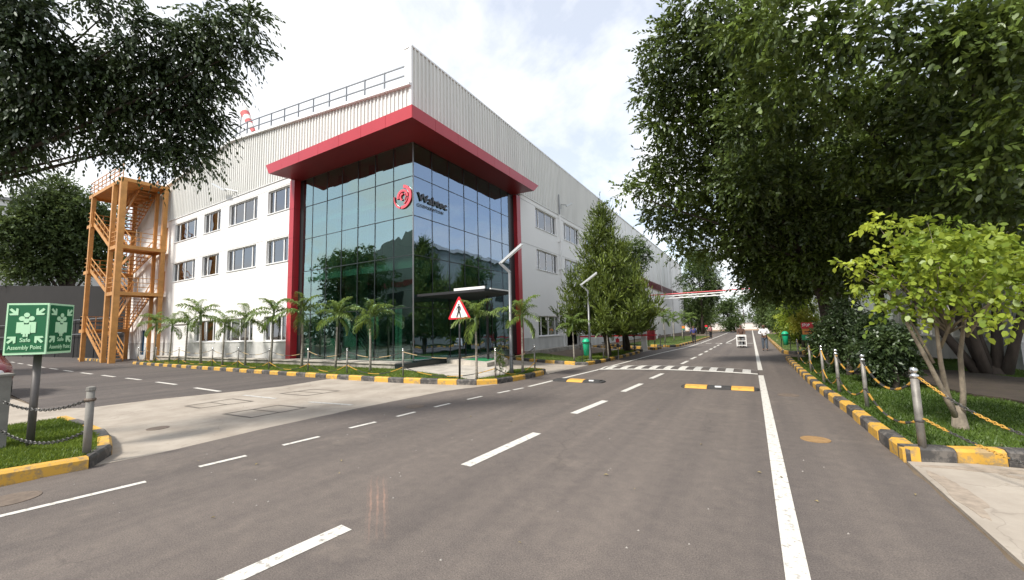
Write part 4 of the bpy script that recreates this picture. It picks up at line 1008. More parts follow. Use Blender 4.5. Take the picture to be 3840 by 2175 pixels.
BIGL = [(-0.78, 11.94, 10.64, 0.6), (-1.5, 12.18, 10.23, 0.59), (-1.94, 11.92, 9.62, 0.43), (-2.16, 12.84, 9.04, 0.59), (-1.48, 13.29, 9.45, 0.82), (-2.18, 13.3, 8.18, 0.55), (-1.41, 13.94, 8.24, 0.86), (-2.27, 14.23, 7.32, 0.59), (-2.88, 14.37, 6.64, 0.54), (-3.46, 13.84, 6.24, 0.38), (-1.92, 15.06, 6.64, 0.95), (-2.78, 15.72, 5.77, 0.59), (-1.9, 16.44, 5.48, 0.88), (-0.49, 12.61, 9.71, 0.84), (-0.53, 13.77, 8.7, 0.92), (-0.58, 14.89, 7.42, 1.0), (-0.75, 16.35, 6.18, 1.1), (-1.09, 17.71, 4.65, 0.75), (-2.41, 17.58, 4.63, 0.47)]
BIGR = [(0.28, 9.45, 8.15, 0.59), (0.94, 9.22, 7.52, 0.54), (1.49, 8.83, 7.09, 0.43), (0.55, 10.38, 7.6, 0.64), (1.16, 10.08, 7.01, 0.59), (1.92, 9.5, 6.8, 0.57), (2.35, 8.89, 6.68, 0.5), (2.88, 8.98, 6.22, 0.53), (3.37, 8.82, 6.18, 0.48), (3.8, 8.81, 5.86, 0.46), (0.35, 11.78, 7.08, 0.84), (1.34, 11.91, 6.62, 0.79), (2.17, 11.3, 6.48, 0.69), (2.88, 10.67, 6.28, 0.67), (3.42, 10.19, 5.68, 0.59), (3.79, 9.65, 5.28, 0.52), (0.48, 13.74, 6.22, 0.97), (1.56, 13.3, 5.7, 0.87), (2.54, 12.65, 5.57, 0.76), (3.18, 11.52, 5.27, 0.64), (3.53, 10.52, 4.63, 0.48), (3.89, 9.92, 4.31, 0.48), (0.44, 16.07, 5.31, 1.02), (1.5, 15.61, 4.76, 0.92), (2.52, 14.44, 4.8, 0.79), (3.26, 13.28, 4.58, 0.67), (3.76, 12.17, 4.19, 0.57), (4.22, 11.53, 3.92, 0.51), (4.45, 10.97, 3.58, 0.46), (0.13, 18.8, 4.35, 0.9), (1.24, 17.83, 3.77, 0.94), (2.38, 16.69, 3.77, 0.82), (3.25, 15.52, 3.74, 0.71), (4.01, 14.83, 3.64, 0.72), (4.67, 14.15, 3.33, 0.64), (5.19, 13.45, 3.15, 0.57), (1.62, 18.88, 2.93, 0.63), (2.66, 17.76, 2.77, 0.61)]
t = thing('roadside_tree', 'tall dark tree whose crown hangs out over the road', 'tree', (2.5, 18.3, .1))
MB().tube([(2.5, 18.3, 0), (2.45, 18.2, 1.2), (2.3, 17.9, 2.4), (1.9, 17.2, 3.8)], [.3, .25, .21, .17], 9).build('trunk', m_bark, t, smooth=True)
limbs('limb', (1.9, 17.2, 3.6), BIGL[::3], .07, m_bark, t, 5)
BIGL += [(.3, 17.8, 3.7, .8), (.9, 18.6, 3.4, .8), (1.4, 19.2, 2.9, .7), (.6, 19.8, 3.2, .8), (.1, 16.2, 4.9, .9)]
crown('crown', BIGL+[(0.6, 15, 8.6, 1.4), (.3, 16.8, 7.2, 1.5), (.8, 18.5, 6, 1.5), (.2, 13.2, 10.2, 1.2)], 7600, 9, .135, .066, m_lf_big, t, 22, outw=.9, droop=.18, tl=.42, shell=.35, base=(2.5, 18.3, .1), hexa=True, align=.9, side=.65)
t = thing('spreading_tree', 'broad dark tree with several stems on the right verge', 'tree', (5.25, 15.2, .1))
rnd = random.Random(8)
mb = MB()
for ex, ey, ez in ((3.3, 14.9, 3.2), (4.0, 14.3, 3.4), (4.8, 15.2, 4.0), (5.5, 15.0, 4.0), (6.4, 14.4, 3.6), (4.5, 16.0, 3.8)):
    b0 = Vector((5.25+(ex-5.25)*.12, 15.2+(ey-15.2)*.12, 0)); e0 = Vector((ex, ey, ez)); md = b0.lerp(e0, .45)+Vector((rnd.uniform(-.12, .12), 0, .15))
    mb.tube([b0, b0.lerp(md, .5), md, md.lerp(e0, .5), e0], [.13, .105, .09, .075, .055], 8)
mb.lathe([(.34, -.05), (.28, .12), (.18, .28), (.05, .4)], (5.25, 15.2, 0), 10)
mb.build('trunk', m_bark, t, smooth=True)
limbs('limb', (4.6, 14.6, 3.8), BIGR[::4], .06, m_bark, t, 6)
rn = random.Random(14); BIGR = [(x+rn.gauss(0, .12), y_+rn.gauss(0, .3), z+rn.gauss(0, .12), r*rn.choice((.75, .9, 1.1))) for x, y_, z, r in BIGR for _ in range(2)]
crown('crown', BIGR+[(3, 14.5, 7, 1.6), (4.5, 13, 6.2, 1.6), (5.6, 12, 5.6, 1.5), (2, 16.5, 6.4, 1.6), (5.5, 15.5, 5.4, 1.8), (6.5, 13, 4.8, 1.4), (3.8, 17, 5.2, 1.5), (4.6, 11.2, 6.8, 1.1)], 12000, 9, .128, .064, m_lf_big, t, 23, outw=.8, droop=.2, tl=.38, shell=.35, base=(5.25, 15.2, .1), hexa=True, align=.9, side=.65)
for i, (bx, by, lab) in enumerate([(4.6, 21.5, 'dark roadside tree standing behind the broad right tree'), (4.2, 27.5, 'dark roadside tree next beyond the low pale hall')]):
    t = thing('roadside_tree', lab, 'tree', (bx, by, .1), 'dark trees along the right verge')
    MB().tube([(bx, by, 0), (bx-.1, by, 1.2), (bx, by+.2, 2.6)], [.24, .18, .15], 8).build('trunk', m_bark, t, smooth=True)
    rn = random.Random(30+i)
    cl_x = [(bx+rn.uniform(-2.8, 2.6), by+rn.uniform(-2.8, 2.8), rn.uniform(3.9, 7.6), rn.uniform(.7, 1.2)) for _ in range(24)]
    limbs('limb', (bx, by+.2, 2.6), cl_x[::3], .07, m_bark, t, 7)
    crown('crown', cl_x, 5600, 8, .15, .07, m_lf_big, t, 24+i, tl=.45, base=(bx, by, .1), shell=.3)
LIME = [(1.68, 7.69, 3.01, 0.14), (1.88, 7.45, 2.92, 0.16), (2.08, 7.2, 2.84, 0.15), (1.9, 7.19, 2.54, 0.24), (1.57, 7.39, 2.44, 0.22), (1.41, 7.55, 2.19, 0.16), (1.73, 7.28, 2.14, 0.25), (2.05, 6.97, 2.33, 0.25), (2.27, 6.78, 2.43, 0.23), (2.46, 6.74, 2.21, 0.2), (2.58, 6.72, 1.92, 0.16), (1.98, 7.12, 1.9, 0.23), (1.7, 7.3, 1.76, 0.18), (2.24, 6.94, 1.92, 0.24), (2.4, 6.79, 1.76, 0.18), (1.99, 7.13, 1.59, 0.12), (1.46, 7.45, 1.95, 0.14), (2.51, 6.64, 1.57, 0.1), (1.36, 7.63, 2.44, 0.1), (1.2, 7.75, 2.5, .08), (2.7, 7.2, 2.5, .3), (2.9, 7.0, 2.1, .3), (2.3, 7.7, 2.7, .35), (2.6, 7.9, 2.3, .4)]
t = thing('young_tree', 'young tree with bright lime leaves and thin pale stems by the chain', 'tree', (2.3, 7.75, .12))
mb = MB(); rnd = random.Random(2)
mb.lathe([(.10, -.03), (.085, .05), (.065, .2), (.03, .30)], (2.3, 7.75, .12), 8)
for pts in ([(2.30, 7.75, .2), (2.18, 7.65, .5), (2.02, 7.5, .95), (1.82, 7.38, 1.5), (1.7, 7.35, 2.0)], [(2.32, 7.75, .2), (2.36, 7.72, .6), (2.34, 7.6, 1.1), (2.38, 7.45, 1.6), (2.35, 7.2, 2.1)], [(2.27, 7.75, .25), (2.2, 7.7, .6), (2.12, 7.5, 1.0), (2.08, 7.35, 1.45), (2.0, 7.2, 2.0)], [(2.36, 7.4, 1.35), (2.5, 7.2, 1.7), (2.55, 6.95, 2.05)], [(2.05, 7.5, 1.0), (1.9, 7.5, 1.5), (1.62, 7.5, 2.1)], [(2.12, 7.45, 1.2), (2.2, 7.2, 1.6), (2.25, 7.0, 2.0)]):
    mb.tube(pts, [.036, .031, .026, .02, .012][:len(pts)] if pts[0][2] < .5 else [.02, .015, .009], 7)
mb.build('trunk', m_barkl, t, smooth=True)
limbs('limb', (2.2, 7.4, 1.4), LIME[:20], .014, m_barkl, t, 9)
crown('crown', LIME, 600, 7, .080, .052, m_lf_lime, t, 31, outw=.55, droop=.45, tl=.22, shell=.2, base=(2.3, 7.75, .12), zsq=.8, hexa=True)

# conifers beside the office
def conifer(name, label, base, h, rad_, seed, zb=1.3, m=m_lf_con, n=3600, group=None, fat=1.0):
    t = thing(name, label, 'tree', base, group); rn = random.Random(seed); bx, by, bz = base
    MB().tube([(bx, by, 0), (bx+.02, by, .5), (bx-.1, by, 1.4), (bx, by, h*.6), (bx, by, h*.97)], [.2, .15, .13, .08, .02], 8).build('trunk', m_bark, t, smooth=True)
    cl = []; br = MB(); z = zb
    while z < h:
        f = (h-z)/(h-zb); r = rad_*(f**.85)*(.62+.38*min(1, (z-zb+.35)/.9))+.05
        k = max(4, int(9*f)+3)
        for j in range(k):
            a = 2*math.pi*(j+rn.random()*.8)/k; rl = r*rn.uniform(.7, 1.12); e = Vector((bx+rl*math.cos(a), by+rl*math.sin(a), z+rl*.13))
            br.tube([(bx, by, z-.1), e], [.03, .006], 4)
            for s in (.35, .6, .8, 1.0):
                cl.append((bx+rl*s*math.cos(a)+rn.uniform(-.1, .1), by+rl*s*math.sin(a)+rn.uniform(-.1, .1), z+rl*.13*s+rn.uniform(-.04, .04), (.09+.09*f)*fat))
        z += .40+.26*f
    cl.append((bx, by, h-.1, .09)); cl.append((bx, by, h+.15, .06))
    br.build('branches', m_bark, t)
    crown('crown', cl, n, 10, .15, .044, m, t, seed, outw=.7, droop=-.5, tl=.40, shell=.1, updir=.30, base=base, align=1.1, side=.35)
    return t
conifer('conifer', 'nearer dark conifer by the green bin with a pointed top', (-6.15, 19.5, .1), 7.55, 2.5, 41, n=5600)
conifer('conifer', 'second shorter conifer just beyond the pointed one', (-6.35, 23.9, .1), 6.2, 2.05, 42, zb=1.25, n=6400)
t = thing('leafy_tree', 'broad leaved tree rising behind the two conifers', 'tree', (-7.2, 26.4, .1))
MB().tube([(-7.2, 26.4, 0), (-7.1, 26.3, 2.5), (-6.6, 26, 5.2)], [.15, .12, .08], 7).build('trunk', m_bark, t, smooth=True)
crown('crown', [(-6.0, 25.2, 6.6, .6), (-5.5, 25.2, 6.2, .5), (-6.8, 25.4, 6.0, .6), (-6.0, 25.5, 5.4, .6), (-5.3, 25.0, 5.8, .4)], 520, 8, .15, .07, m_lf_far, t, 45, base=(-7.2, 26.4, .1))

# far left tree and the tree mirrored in the glass
FARL = [(-73.36, 10.04, 13.56, 2.4), (-72.67, 11.95, 15.78, 2.9), (-71.81, 13.97, 18.11, 2.6), (-72.74, 13.36, 14.08, 3.0), (-72.22, 15.66, 14.42, 2.4), (-73.68, 10.88, 10.39, 2.0), (-73.31, 13.01, 10.61, 2.1), (-72.79, 15.24, 11.33, 1.9), (-73.15, 9.32, 15.28, 1.6), (-72.34, 11.14, 17.97, 1.7), (-72, 16.8, 16.8, 2.4), (-72, 17.6, 12.6, 2.0), (-71.6, 12.6, 20.0, 1.6)]
t = thing('broad_tree', 'broad green tree rising behind the shade-toned compound wall', 'tree', (-73, 14.5, 0))
MB().tube([(-73, 14.5, 0), (-73.2, 14.4, 5), (-72.8, 14.6, 9), (-72.6, 14.2, 12)], [.5, .4, .3, .2], 8).build('trunk', m_bark, t, smooth=True)
limbs('limb', (-73.1, 14.4, 6.5), FARL, .2, m_bark, t, 12)
crown('crown', FARL, 5200, 8, .38, .2, m_lf_left, t, 51, tl=1.0, droop=.2, base=(-73, 14.5, 0), shell=.4)
t = thing('yard_tree', 'bushy tree standing in the yard mirrored in the left glass', 'tree', (-36, -2.5, 0))
MB().tube([(-36, -2.5, 0), (-36.1, -2.4, 3.2)], [.3, .2], 8).build('trunk', m_bark, t, smooth=True)
rn = random.Random(4); cl_x = [(-36+rn.uniform(-3, 3), -2.5+rn.uniform(-3, 2.2), rn.uniform(4, 9.6), rn.uniform(.9, 1.5)) for _ in range(22)]
crown('crown', cl_x, 2200, 8, .28, .14, m_lf_far, t, 52, tl=.7, base=(-36, -2.5, 0))

for i in range(9):  # out-of-view shrub row added to darken the reflection in the glass
    bx, by = -14.5-4.4*i, -7.6+.5*math.sin(i*2.1); t = thing('unseen_shrub', 'unseen shrub added to darken the glass reflection, '+ordn(i)+' of the row from the road', 'shrub', (bx, by, 0), 'unseen shrubs added to darken the reflection')
    MB().tube([(bx, by, 0), (bx, by, 1.2)], .12, 6).build('stem', m_bark, t)
    crown('crown', [(bx+rn.uniform(-1.4, 1.4), by+rn.uniform(-.4, .4), rn.uniform(.4, 2.8), .8) for _ in range(9)], 420, 8, .2, .1, m_lf_shrub, t, 140+i, tl=.4, base=(bx, by, 0))
# trees further down the road
def roundtree(name, lab, base, h, r, m, seed, n, Lf=.2, z0=None, group=None, cat='tree', nc=16, trunk=True):
    t = thing(name, lab, cat, base, group); rn = random.Random(seed); bx, by, bz = base; z0 = z0 if z0 is not None else h*.35
    if trunk: MB().tube([(bx, by, -.05), (bx+.05, by, z0), (bx, by, h*.8)], [.05+h*.018, .04+h*.012, .03], 7).build('trunk', m_bark, t, smooth=True)
    cl = []
    for _ in range(nc):
        z = rn.uniform(z0, h-r*.25); k = math.sin(math.pi*min(1, max(.12, (z-z0)/(h-z0)*.8+.2)))
        a = rn.random()*6.28; q = r*.72*k*math.sqrt(rn.random()); cl.append((bx+q*math.cos(a), by+q*math.sin(a), z, r*rn.uniform(.25, .42)))
    crown('crown', cl, n, 8, Lf, Lf*.45, m, t, seed, tl=Lf*2.2, base=base, shell=.3)
    return t
roundtree('tall_tree', 'tall airy tree left of the road beyond the pipe bridge', (-6.7, 71, 0), 14.5, 4.2, m_lf_far, 61, 3400, .27, 3.6, nc=30)
roundtree('tall_tree', 'tall dark tree right of the road beyond the pipe bridge', (3.4, 74, 0), 14, 4.0, m_lf_far, 62, 3000, .25, 3.2, nc=30)
roundtree('feathery_tree', 'bright green feathery tree overhanging the right footway', (2.7, 33, .1), 4.4, 1.75, m_lf_lime, 63, 1300, .15, .8, nc=18)
roundtree('feathery_tree', 'green feathery tree just past the yellow leaved bush', (2.9, 37.5, .1), 4.2, 1.6, m_lf_far, 64, 1000, .16, .6, nc=14)
roundtree('yellow_bush', 'bush with yellow leaves behind the right green bin', (2.5, 28.6, .1), 2.4, .75, m_lf_yel, 65, 420, .11, 1.0, cat='bush', nc=9)
for i, (x, y_, h, r) in enumerate([(-3.7, 86, 6, 2.6), (-9, 94, 8, 3.6), (-1.5, 118, 9.5, 5.2), (5, 116, 12, 5.2), (-9, 125, 9, 4.5), (-16, 120, 12, 5), (13, 122, 12, 5), (2.8, 92, 8, 3), (-20, 135, 14, 6), (20, 130, 14, 6), (-7.5, 72, 7, 2.3), (3.3, 47, 5.5, 1.8), (3.4, 54, 6.5, 2.0)]):
    lab = ['small tree at the left road edge near the far end', 'tree left of the dirt yard', 'round tree behind the end wall straight ahead', 'tree right of the road end behind the end wall', 'tree behind the end wall left of centre', 'large tree behind the end wall far left', 'large tree behind the end wall far right', 'tree at the right road edge near the dirt yard', 'hazy large tree beyond the end wall far left', 'hazy large tree beyond the end wall far right', 'tree beside the long hall past the pipe bridge', 'small tree on the right verge before the pipe bridge', 'tree on the right verge close to the pipe bridge'][i]
    roundtree('distant_tree', lab, (x, y_, 0), h, r, m_lf_far, 70+i, 900, .34 if y_ > 80 else .24, h*.12, 'trees along the far end of the road', nc=14)

# shrubs on the right verge
SHR = [((2.15, 14.0, .1), 2.1, .75, 'tall dark shrub behind the three colour notice board', m_lf_shrub), ((2.4, 12.6, .1), 1.75, .65, 'dense dark shrub in the middle of the right verge', m_lf_shrub), ((2.5, 11.5, .1), 1.45, .5, 'dark shrub nearest the lime leaved young tree', m_lf_shrub), ((2.55, 17.5, .1), 1.6, .6, 'olive shrub beside the roadside tree trunk', m_lf_far), ((2.3, 20.2, .1), 1.5, .6, 'olive bush near the end of the right lawn', m_lf_far)]
for i, (b, h, r, lab, m) in enumerate(SHR):
    roundtree('shrub', lab, b, h, r, m, 90+i, 1300, .085, .35, 'shrubs on the right verge', 'shrub', nc=16)
def strap_plant(label, base, n, Ln, seed, m):
    t = thing('strap_plant', label, 'plant', base, 'strap leaved plants on the right verge'); rn = random.Random(seed)
    MB().tube([(*base[:2], 0), (base[0], base[1], 1.1)], [.05, .04], 6).build('stem', m_bark, t)
    for i in range(n):
        a = rn.random()*6.28; el = rn.uniform(-.1, 1.1); vs = []; p = Vector((base[0], base[1], rn.uniform(.7, 1.2))); L_ = Ln*rn.uniform(.7, 1.2)
        for k in range(6):
            w = .045*math.sin(math.pi*(k+.6)/6.2); sd = Vector((-math.sin(a), math.cos(a), 0))*w; vs += [p-sd, p+sd]; el -= .22
            p = p+Vector((math.cos(a)*math.cos(el), math.sin(a)*math.cos(el), math.sin(el)))*L_/5
        o = base
        v = np.array([tuple(q-Vector(o)) for q in vs]); f = np.array([(2*k, 2*k+1, 2*k+3, 2*k+2) for k in range(5)])
        np_mesh('strap_leaf', v, f, m, t, np.full(5, rn.random()))
strap_plant('strap leaved plant fanning out behind the three colour notice board', (1.95, 15.6, .1), 34, .75, 1, m_lf_palm)
strap_plant('strap leaved plant between the dark shrubs and the roadside tree', (2.5, 16.2, .1), 30, .7, 2, m_lf_palm)

# palms
def frond_mesh(seed, e0, Ln):
    rn = np.random.default_rng(seed); n = 17; P = []; p = np.zeros(3); e = e0
    for i in range(n+1):
        P.append(p.copy()); e -= (.040+.075*i/n); p = p+np.array([math.cos(e), 0, math.sin(e)])*Ln/n
    P = np.array(P); V = []; Fc = []
    def quad(a, b, c, d): o = len(V); V.extend([a, b, c, d]); Fc.append((o, o+1, o+2, o+3))
    for i in range(n):
        w = .014*(1-i/n)+.003
        quad(P[i]+[0, w, 0], P[i]-[0, w, 0], P[i+1]-[0, w, 0], P[i+1]+[0, w, 0]); quad(P[i]+[0, 0, w], P[i]-[0, 0, w], P[i+1]-[0, 0, w], P[i+1]+[0, 0, w])
    for i in range(2, n+1):
        t = i/n; L_ = Ln*.34*math.sin(math.pi*min(1, .18+.80*t))**.7; d = P[i]-P[i-1]; d /= np.linalg.norm(d)
        for s in (-1, 1):
            for q in (0, 1):
                dirv = d*.55+np.array([0, s*.95, .35*(1 if q else -.25)])+rn.normal(size=3)*.12; dirv /= np.linalg.norm(dirv)
                b0 = P[i]-(P[i]-P[i-1])*.5*q; m1 = b0+dirv*L_*.55; tip = b0+(dirv*.93+np.array([0, 0, -.34]))*L_
                sd = np.cross(dirv, [0, 0, 1]); sd /= np.linalg.norm(sd)+1e-9; w = .023
                quad(b0-sd*w*.5, b0+sd*w*.5, m1+sd*w, m1-sd*w); quad(m1-sd*w, m1+sd*w, tip+sd*.003, tip-sd*.003)
    V = np.array(V); Fc = np.array(Fc)
    o = np_mesh('frond', V, Fc, m_lf_palm, None, np.clip(rn.random(len(Fc))*.5+.2+.2*rn.random(), 0, 1))
    me = o.data; bpy.data.objects.remove(o); return me
FR = [frond_mesh(i, e, l) for i, (e, l) in enumerate([(1.35, 1.0), (1.0, 1.1), (.7, 1.15), (.35, 1.1), (-.05, 1.0), (-.5, .9)])]
tm = MB().tube([(0, 0, -.05), (.01, 0, .4), (0, .01, 1.2), (0, 0, 1.85)], [.062, .05, .043, .04], 8); trunk_o = tm.build('trunk', m_palmtr, None, smooth=True); trunk_me = trunk_o.data; bpy.data.objects.remove(trunk_o)
cm = MB().tube([(0, 0, 1.83), (0, 0, 2.0), (0, 0, 2.3), (0, 0, 2.5)], [.05, .058, .045, .02], 8); cs_o = cm.build('crownshaft', m_palmsh, None, smooth=True); cs_me = cs_o.data; bpy.data.objects.remove(cs_o)
def palm(label, x, y_, zt, seed, zcr=None, group='young palms along the building front', nf=9):
    rn = random.Random(seed); s = (zt-.12)/3.2
    t = thing('palm_tree', label, 'palm', (x, y_, .12), group); t.scale = (s, s, s); t.rotation_euler = (rn.uniform(-.04, .04), rn.uniform(-.04, .04), rn.random()*6)
    for nm, me in (('trunk', trunk_me), ('crownshaft', cs_me)): link(nm, me, t)
    for i in range(nf):
        k = [0, 0, 1, 1, 2, 3, 2, 4, 5][i % 9]; o = link('frond', FR[k], t); o.location = (0, 0, 2.38-.02*i)
        o.rotation_euler = (rn.uniform(-.12, .12), rn.uniform(-.1, .1), i*2.4+rn.uniform(-.3, .3)); q = rn.uniform(.85, 1.18); o.scale = (q, q, q)
palms = [(-32.7, 10.44, 3.45, 'palm at the far left end of the lawn beside the fire stair'), (-30.9, 10.6, 3.3, 'palm in front of the roller shutter'), (-27.75, 10.25, 3.25, 'palm just right of the roller shutter'), (-25.67, 10.2, 3.85, 'tallest palm, before the leftmost ground floor window'), (-23.1, 10.1, 2.95, 'short palm between the left and middle ground floor windows'), (-21.5, 10.4, 3.35, 'palm in front of the middle ground floor window'), (-19.6, 10.6, 3.6, 'palm in front of the window next to the left red pillar'), (-17.2, 10.65, 3.6, 'palm just right of the left red pillar before the glass'), (-15.3, 10.95, 3.2, 'palm before the left glass face with a light green spear'), (-12.75, 10.65, 3.0, 'palm nearest the glass corner on the lawn'), (-7.12, 9.85, 2.62, 'palm at the kerb right beside the pedestrian warning sign'), (-6.6, 11.7, 2.78, 'palm growing right next to the near lamp post'), (-6.8, 16.75, 2.35, 'small palm at the side wall left of the green bin')]
for i, (x, y_, zt, lab) in enumerate(palms): palm(lab, x, y_, zt, 200+i)
for i, (x, y_, zt, lab) in enumerate([(-5.75, 18.3, 2.0, 'low palm between the green bin and the conifer'), (-6.8, 34, 3.0, 'first palm of the far row beyond the barrier'), (-6.6, 37.5, 3.1, 'second palm of the far row beyond the barrier'), (-6.4, 41, 3.1, 'third palm of the far row beyond the barrier'), (-6.2, 45, 3.2, 'fourth palm of the far row beyond the barrier'), (-6.0, 50, 3.2, 'last palm of the far row beyond the barrier')]): palm(lab, x, y_, zt, 230+i, group='young palms along the building front', nf=9)
t = thing('sapling', 'small drooping sapling beside the foot of the near lamp post', 'plant', (-7.05, 11.0, .12))
MB().tube([(-7.05, 11.0, .1), (-7.0, 11.0, .9)], [.012, .006], 5).build('stem', m_bark, t)
crown('crown', [(-7.02, 11, .95, .10), (-7.08, 11, .75, .09), (-6.95, 11, .55, .1), (-7.1, 11, .4, .07)], 34, 5, .13, .04, m_lf_palm, t, 77, droop=.8, tl=.12, base=(-7.05, 11, .12))

# ================================================================ STREET FURNITURE
def ball_prof(r): return [(r*.55, 0), (r, r*.55), (r*1.05, r), (r*.8, r*1.6), (r*.3, r*1.95), (.001, r*2)]
def bollard_proto(label, loc, h, r, group):
    t = thing('bollard', label, 'bollard', loc, group)
    MB().tube([(0, 0, -.05), (0, 0, h-.13)], r, 10).build('tube', m_steel, t, smooth=True, local=True)
    MB().lathe([(r*1.15, 0), (r*1.15, .035), (r*.6, .045), (r*.6, .06)], (0, 0, h-.13), 12).build('collar', m_chrome, t, smooth=True, local=True)
    MB().lathe(ball_prof(max(r*1.05, .03)), (0, 0, h-.08), 12).build('ball_cap', m_chrome, t, smooth=True, local=True)
    MB().lathe([(r*1.12, 0), (r*1.25, .012), (r*1.12, .024)], (0, 0, h*.33), 10).build('chain_ring', m_chaink, t, local=True)
    return t
isl_b = [(-6.38, 12.17), (-6.63, 10.12), (-9.93, 9.62), (-12.77, 9.62), (-15.1, 9.6), (-17.93, 9.62), (-20.67, 9.68), (-23.27, 9.72), (-27.76, 9.95), (-30.6, 9.85), (-32.66, 10.0), (-34.2, 10.1)]
pb = bollard_proto('chrome capped bollard at the entrance drive end of the kerbed lamp post lawn', (*isl_b[0], .12), .95, .026, 'bollards round the office lawn')
for i, (x, y_) in enumerate(isl_b[1:]):
    b = copy_tree(pb, loc=(x, y_, .12))
    b['label'] = ['chrome capped bollard at the street corner between the sign and the lamp post', 'chrome capped bollard left of the warning sign before the glass corner', 'bollard beside the palm nearest the glass corner', 'bollard beside the palm with the light green spear', 'bollard before the glass just right of the left red pillar', 'bollard before the window next to the left red pillar', 'bollard before the middle ground floor window', 'bollard before the leftmost ground floor window', 'bollard before the roller shutter', 'bollard at the foot of the palm before the roller shutter', 'bollard right of the fire stair at the kerb end'][i]
rb = [(1.57, 6.38), (1.59, 9.0), (1.46, 10.6), (1.40, 12.1), (1.42, 14.7), (1.43, 18.3)]
pr = bollard_proto('nearest thick steel bollard with a chrome cap at the right kerb corner', (*rb[0], .12), .93, .037, 'steel bollards along the right verge')
for i, (x, y_) in enumerate(rb[1:]):
    b = copy_tree(pr, loc=(x, y_, .12)); b.scale = (.8, .8, .97 if i < 3 else .9)
    b['label'] = ordn(i+1)+' steel bollard counting from the right kerb corner along the verge'
t = thing('bollard', 'plain grey steel post in the near left grass corner with a ring near the top', 'bollard', (-7.47, 1.76, .12))
MB().tube([(-7.47, 1.76, .05), (-7.48, 1.76, .93)], .042, 10).build('tube', m_post, t, smooth=True)
MB().lathe([(.043, 0), (.05, .01), (.045, .05), (.02, .06)], (-7.48, 1.76, .93), 10).build('cap', m_post, t)
MB().lathe([(.05, 0), (.062, .02), (.05, .04)], (-7.48, 1.76, .80), 10).build('chain_ring', m_cover2, t)
t = thing('gate_post', 'broad grey concrete post cut by the left edge of the view', 'post', (-8.98, 1.2, .12))
MB().prism([(-9.36, 1.03), (-8.98, 1.03), (-8.96, 1.31), (-9.36, 1.31)], .05, 1.12).build('shaft', m_post, t)
MB().prism([(-9.38, 1.01), (-8.96, 1.01), (-8.94, 1.33), (-9.38, 1.33)], 1.12, 1.15).build('top_cap', m_post, t)

def chain(label, p, q, sag, group, near=False, band=6, mats=None, link_l=.042):
    p, q = Vector(p), Vector(q); ln = (q-p).length*(1+2.67*(sag/(q-p).length)**2); mats = mats or [m_chainy, m_chaink]
    f = lambda s: p.lerp(q, s)+Vector((0, 0, -4*sag*s*(1-s)))
    mb = MB()
    if near:
        n = int(ln/(link_l*.72))
        for i in range(n):
            s = (i+.5)/n; c = f(s); d = (f(min(1, s+.01))-f(max(0, s-.01))).normalized(); sd = d.cross(Vector((0, 0, 1))).normalized(); u_ = sd.cross(d)
            w = sd if i % 2 == 0 else u_; o = len(mb.v); pts = []
            for k in range(8):
                a = 2*math.pi*k/8; pts.append(c+d*math.cos(a)*link_l*.55+w*math.sin(a)*link_l*.32)
            mb.tube(pts+[pts[0]], link_l*.11, 4, (i//band) % 2, caps=False)
    else:
        n = max(8, int(ln/.14))
        for i in range(n): mb.tube([f(i/n), f((i+1)/n)], .013, 5, (i//max(1, band//2)) % 2, caps=False)
    t = mb.build('chain', mats); t['label'] = label; t['category'] = 'chain'
    if group: t['group'] = group
    return t
m_chaintan = mat('chain tan', (0.40, 0.30, 0.16), .6)
names_i = ['entrance end', 'street corner', 'sign', 'glass corner palm', 'spear palm', 'left red pillar', 'pillar window', 'middle window', 'leftmost window', 'roller shutter', 'shutter palm', 'fire stair']
for i in range(len(isl_b)-1):
    a, b = isl_b[i], isl_b[i+1]
    for k, (z, sag, mm, w_) in enumerate(((.93, .20, [m_chaink, m_chaintan], 'upper'), (.44, .27, [m_chainy, m_chaink], 'lower'))):
        chain(f'{w_} chain sagging from the {names_i[i]} bollard to the {names_i[i+1]} bollard', (*a, z), (*b, z), sag, 'chains round the office lawn', band=8, mats=mm)
for i in range(len(rb)-1):
    a, b = rb[i], rb[i+1]
    for z, sag, w_ in ((.90, .26, 'upper'), (.45, .22, 'lower')):
        chain(f'{w_} yellow and black chain between the {ordn(i)} and {ordn(i+1)} bollards of the right verge', (*a, z), (*b, z), sag, 'chains along the right verge', near=i < 2, band=9)
chain('upper yellow and black chain crossing the right concrete pad out of view', (1.60, 6.36, .93), (2.75, 4.55, .72), .34, 'chains along the right verge', True, 9)
chain('lower yellow and black chain crossing the right concrete pad out of view', (1.60, 6.36, .47), (2.55, 4.45, .30), .12, 'chains along the right verge', True, 9)
t = copy_tree(pr, loc=(2.75, 4.5, 0)); t['label'] = 'steel bollard beyond the right edge of the view holding the chain ends'
chain('upper rusty chain from the near left post to the concrete post', (-7.52, 1.75, .82), (-8.86, 1.24, .78), .12, 'chains of the near left corner', True, 40, [m_chaink, m_chaink], .055)
chain('lower rusty chain from the near left post to the concrete post', (-7.52, 1.75, .42), (-8.86, 1.24, .40), .16, 'chains of the near left corner', True, 40, [m_chaink, m_chaink], .055)

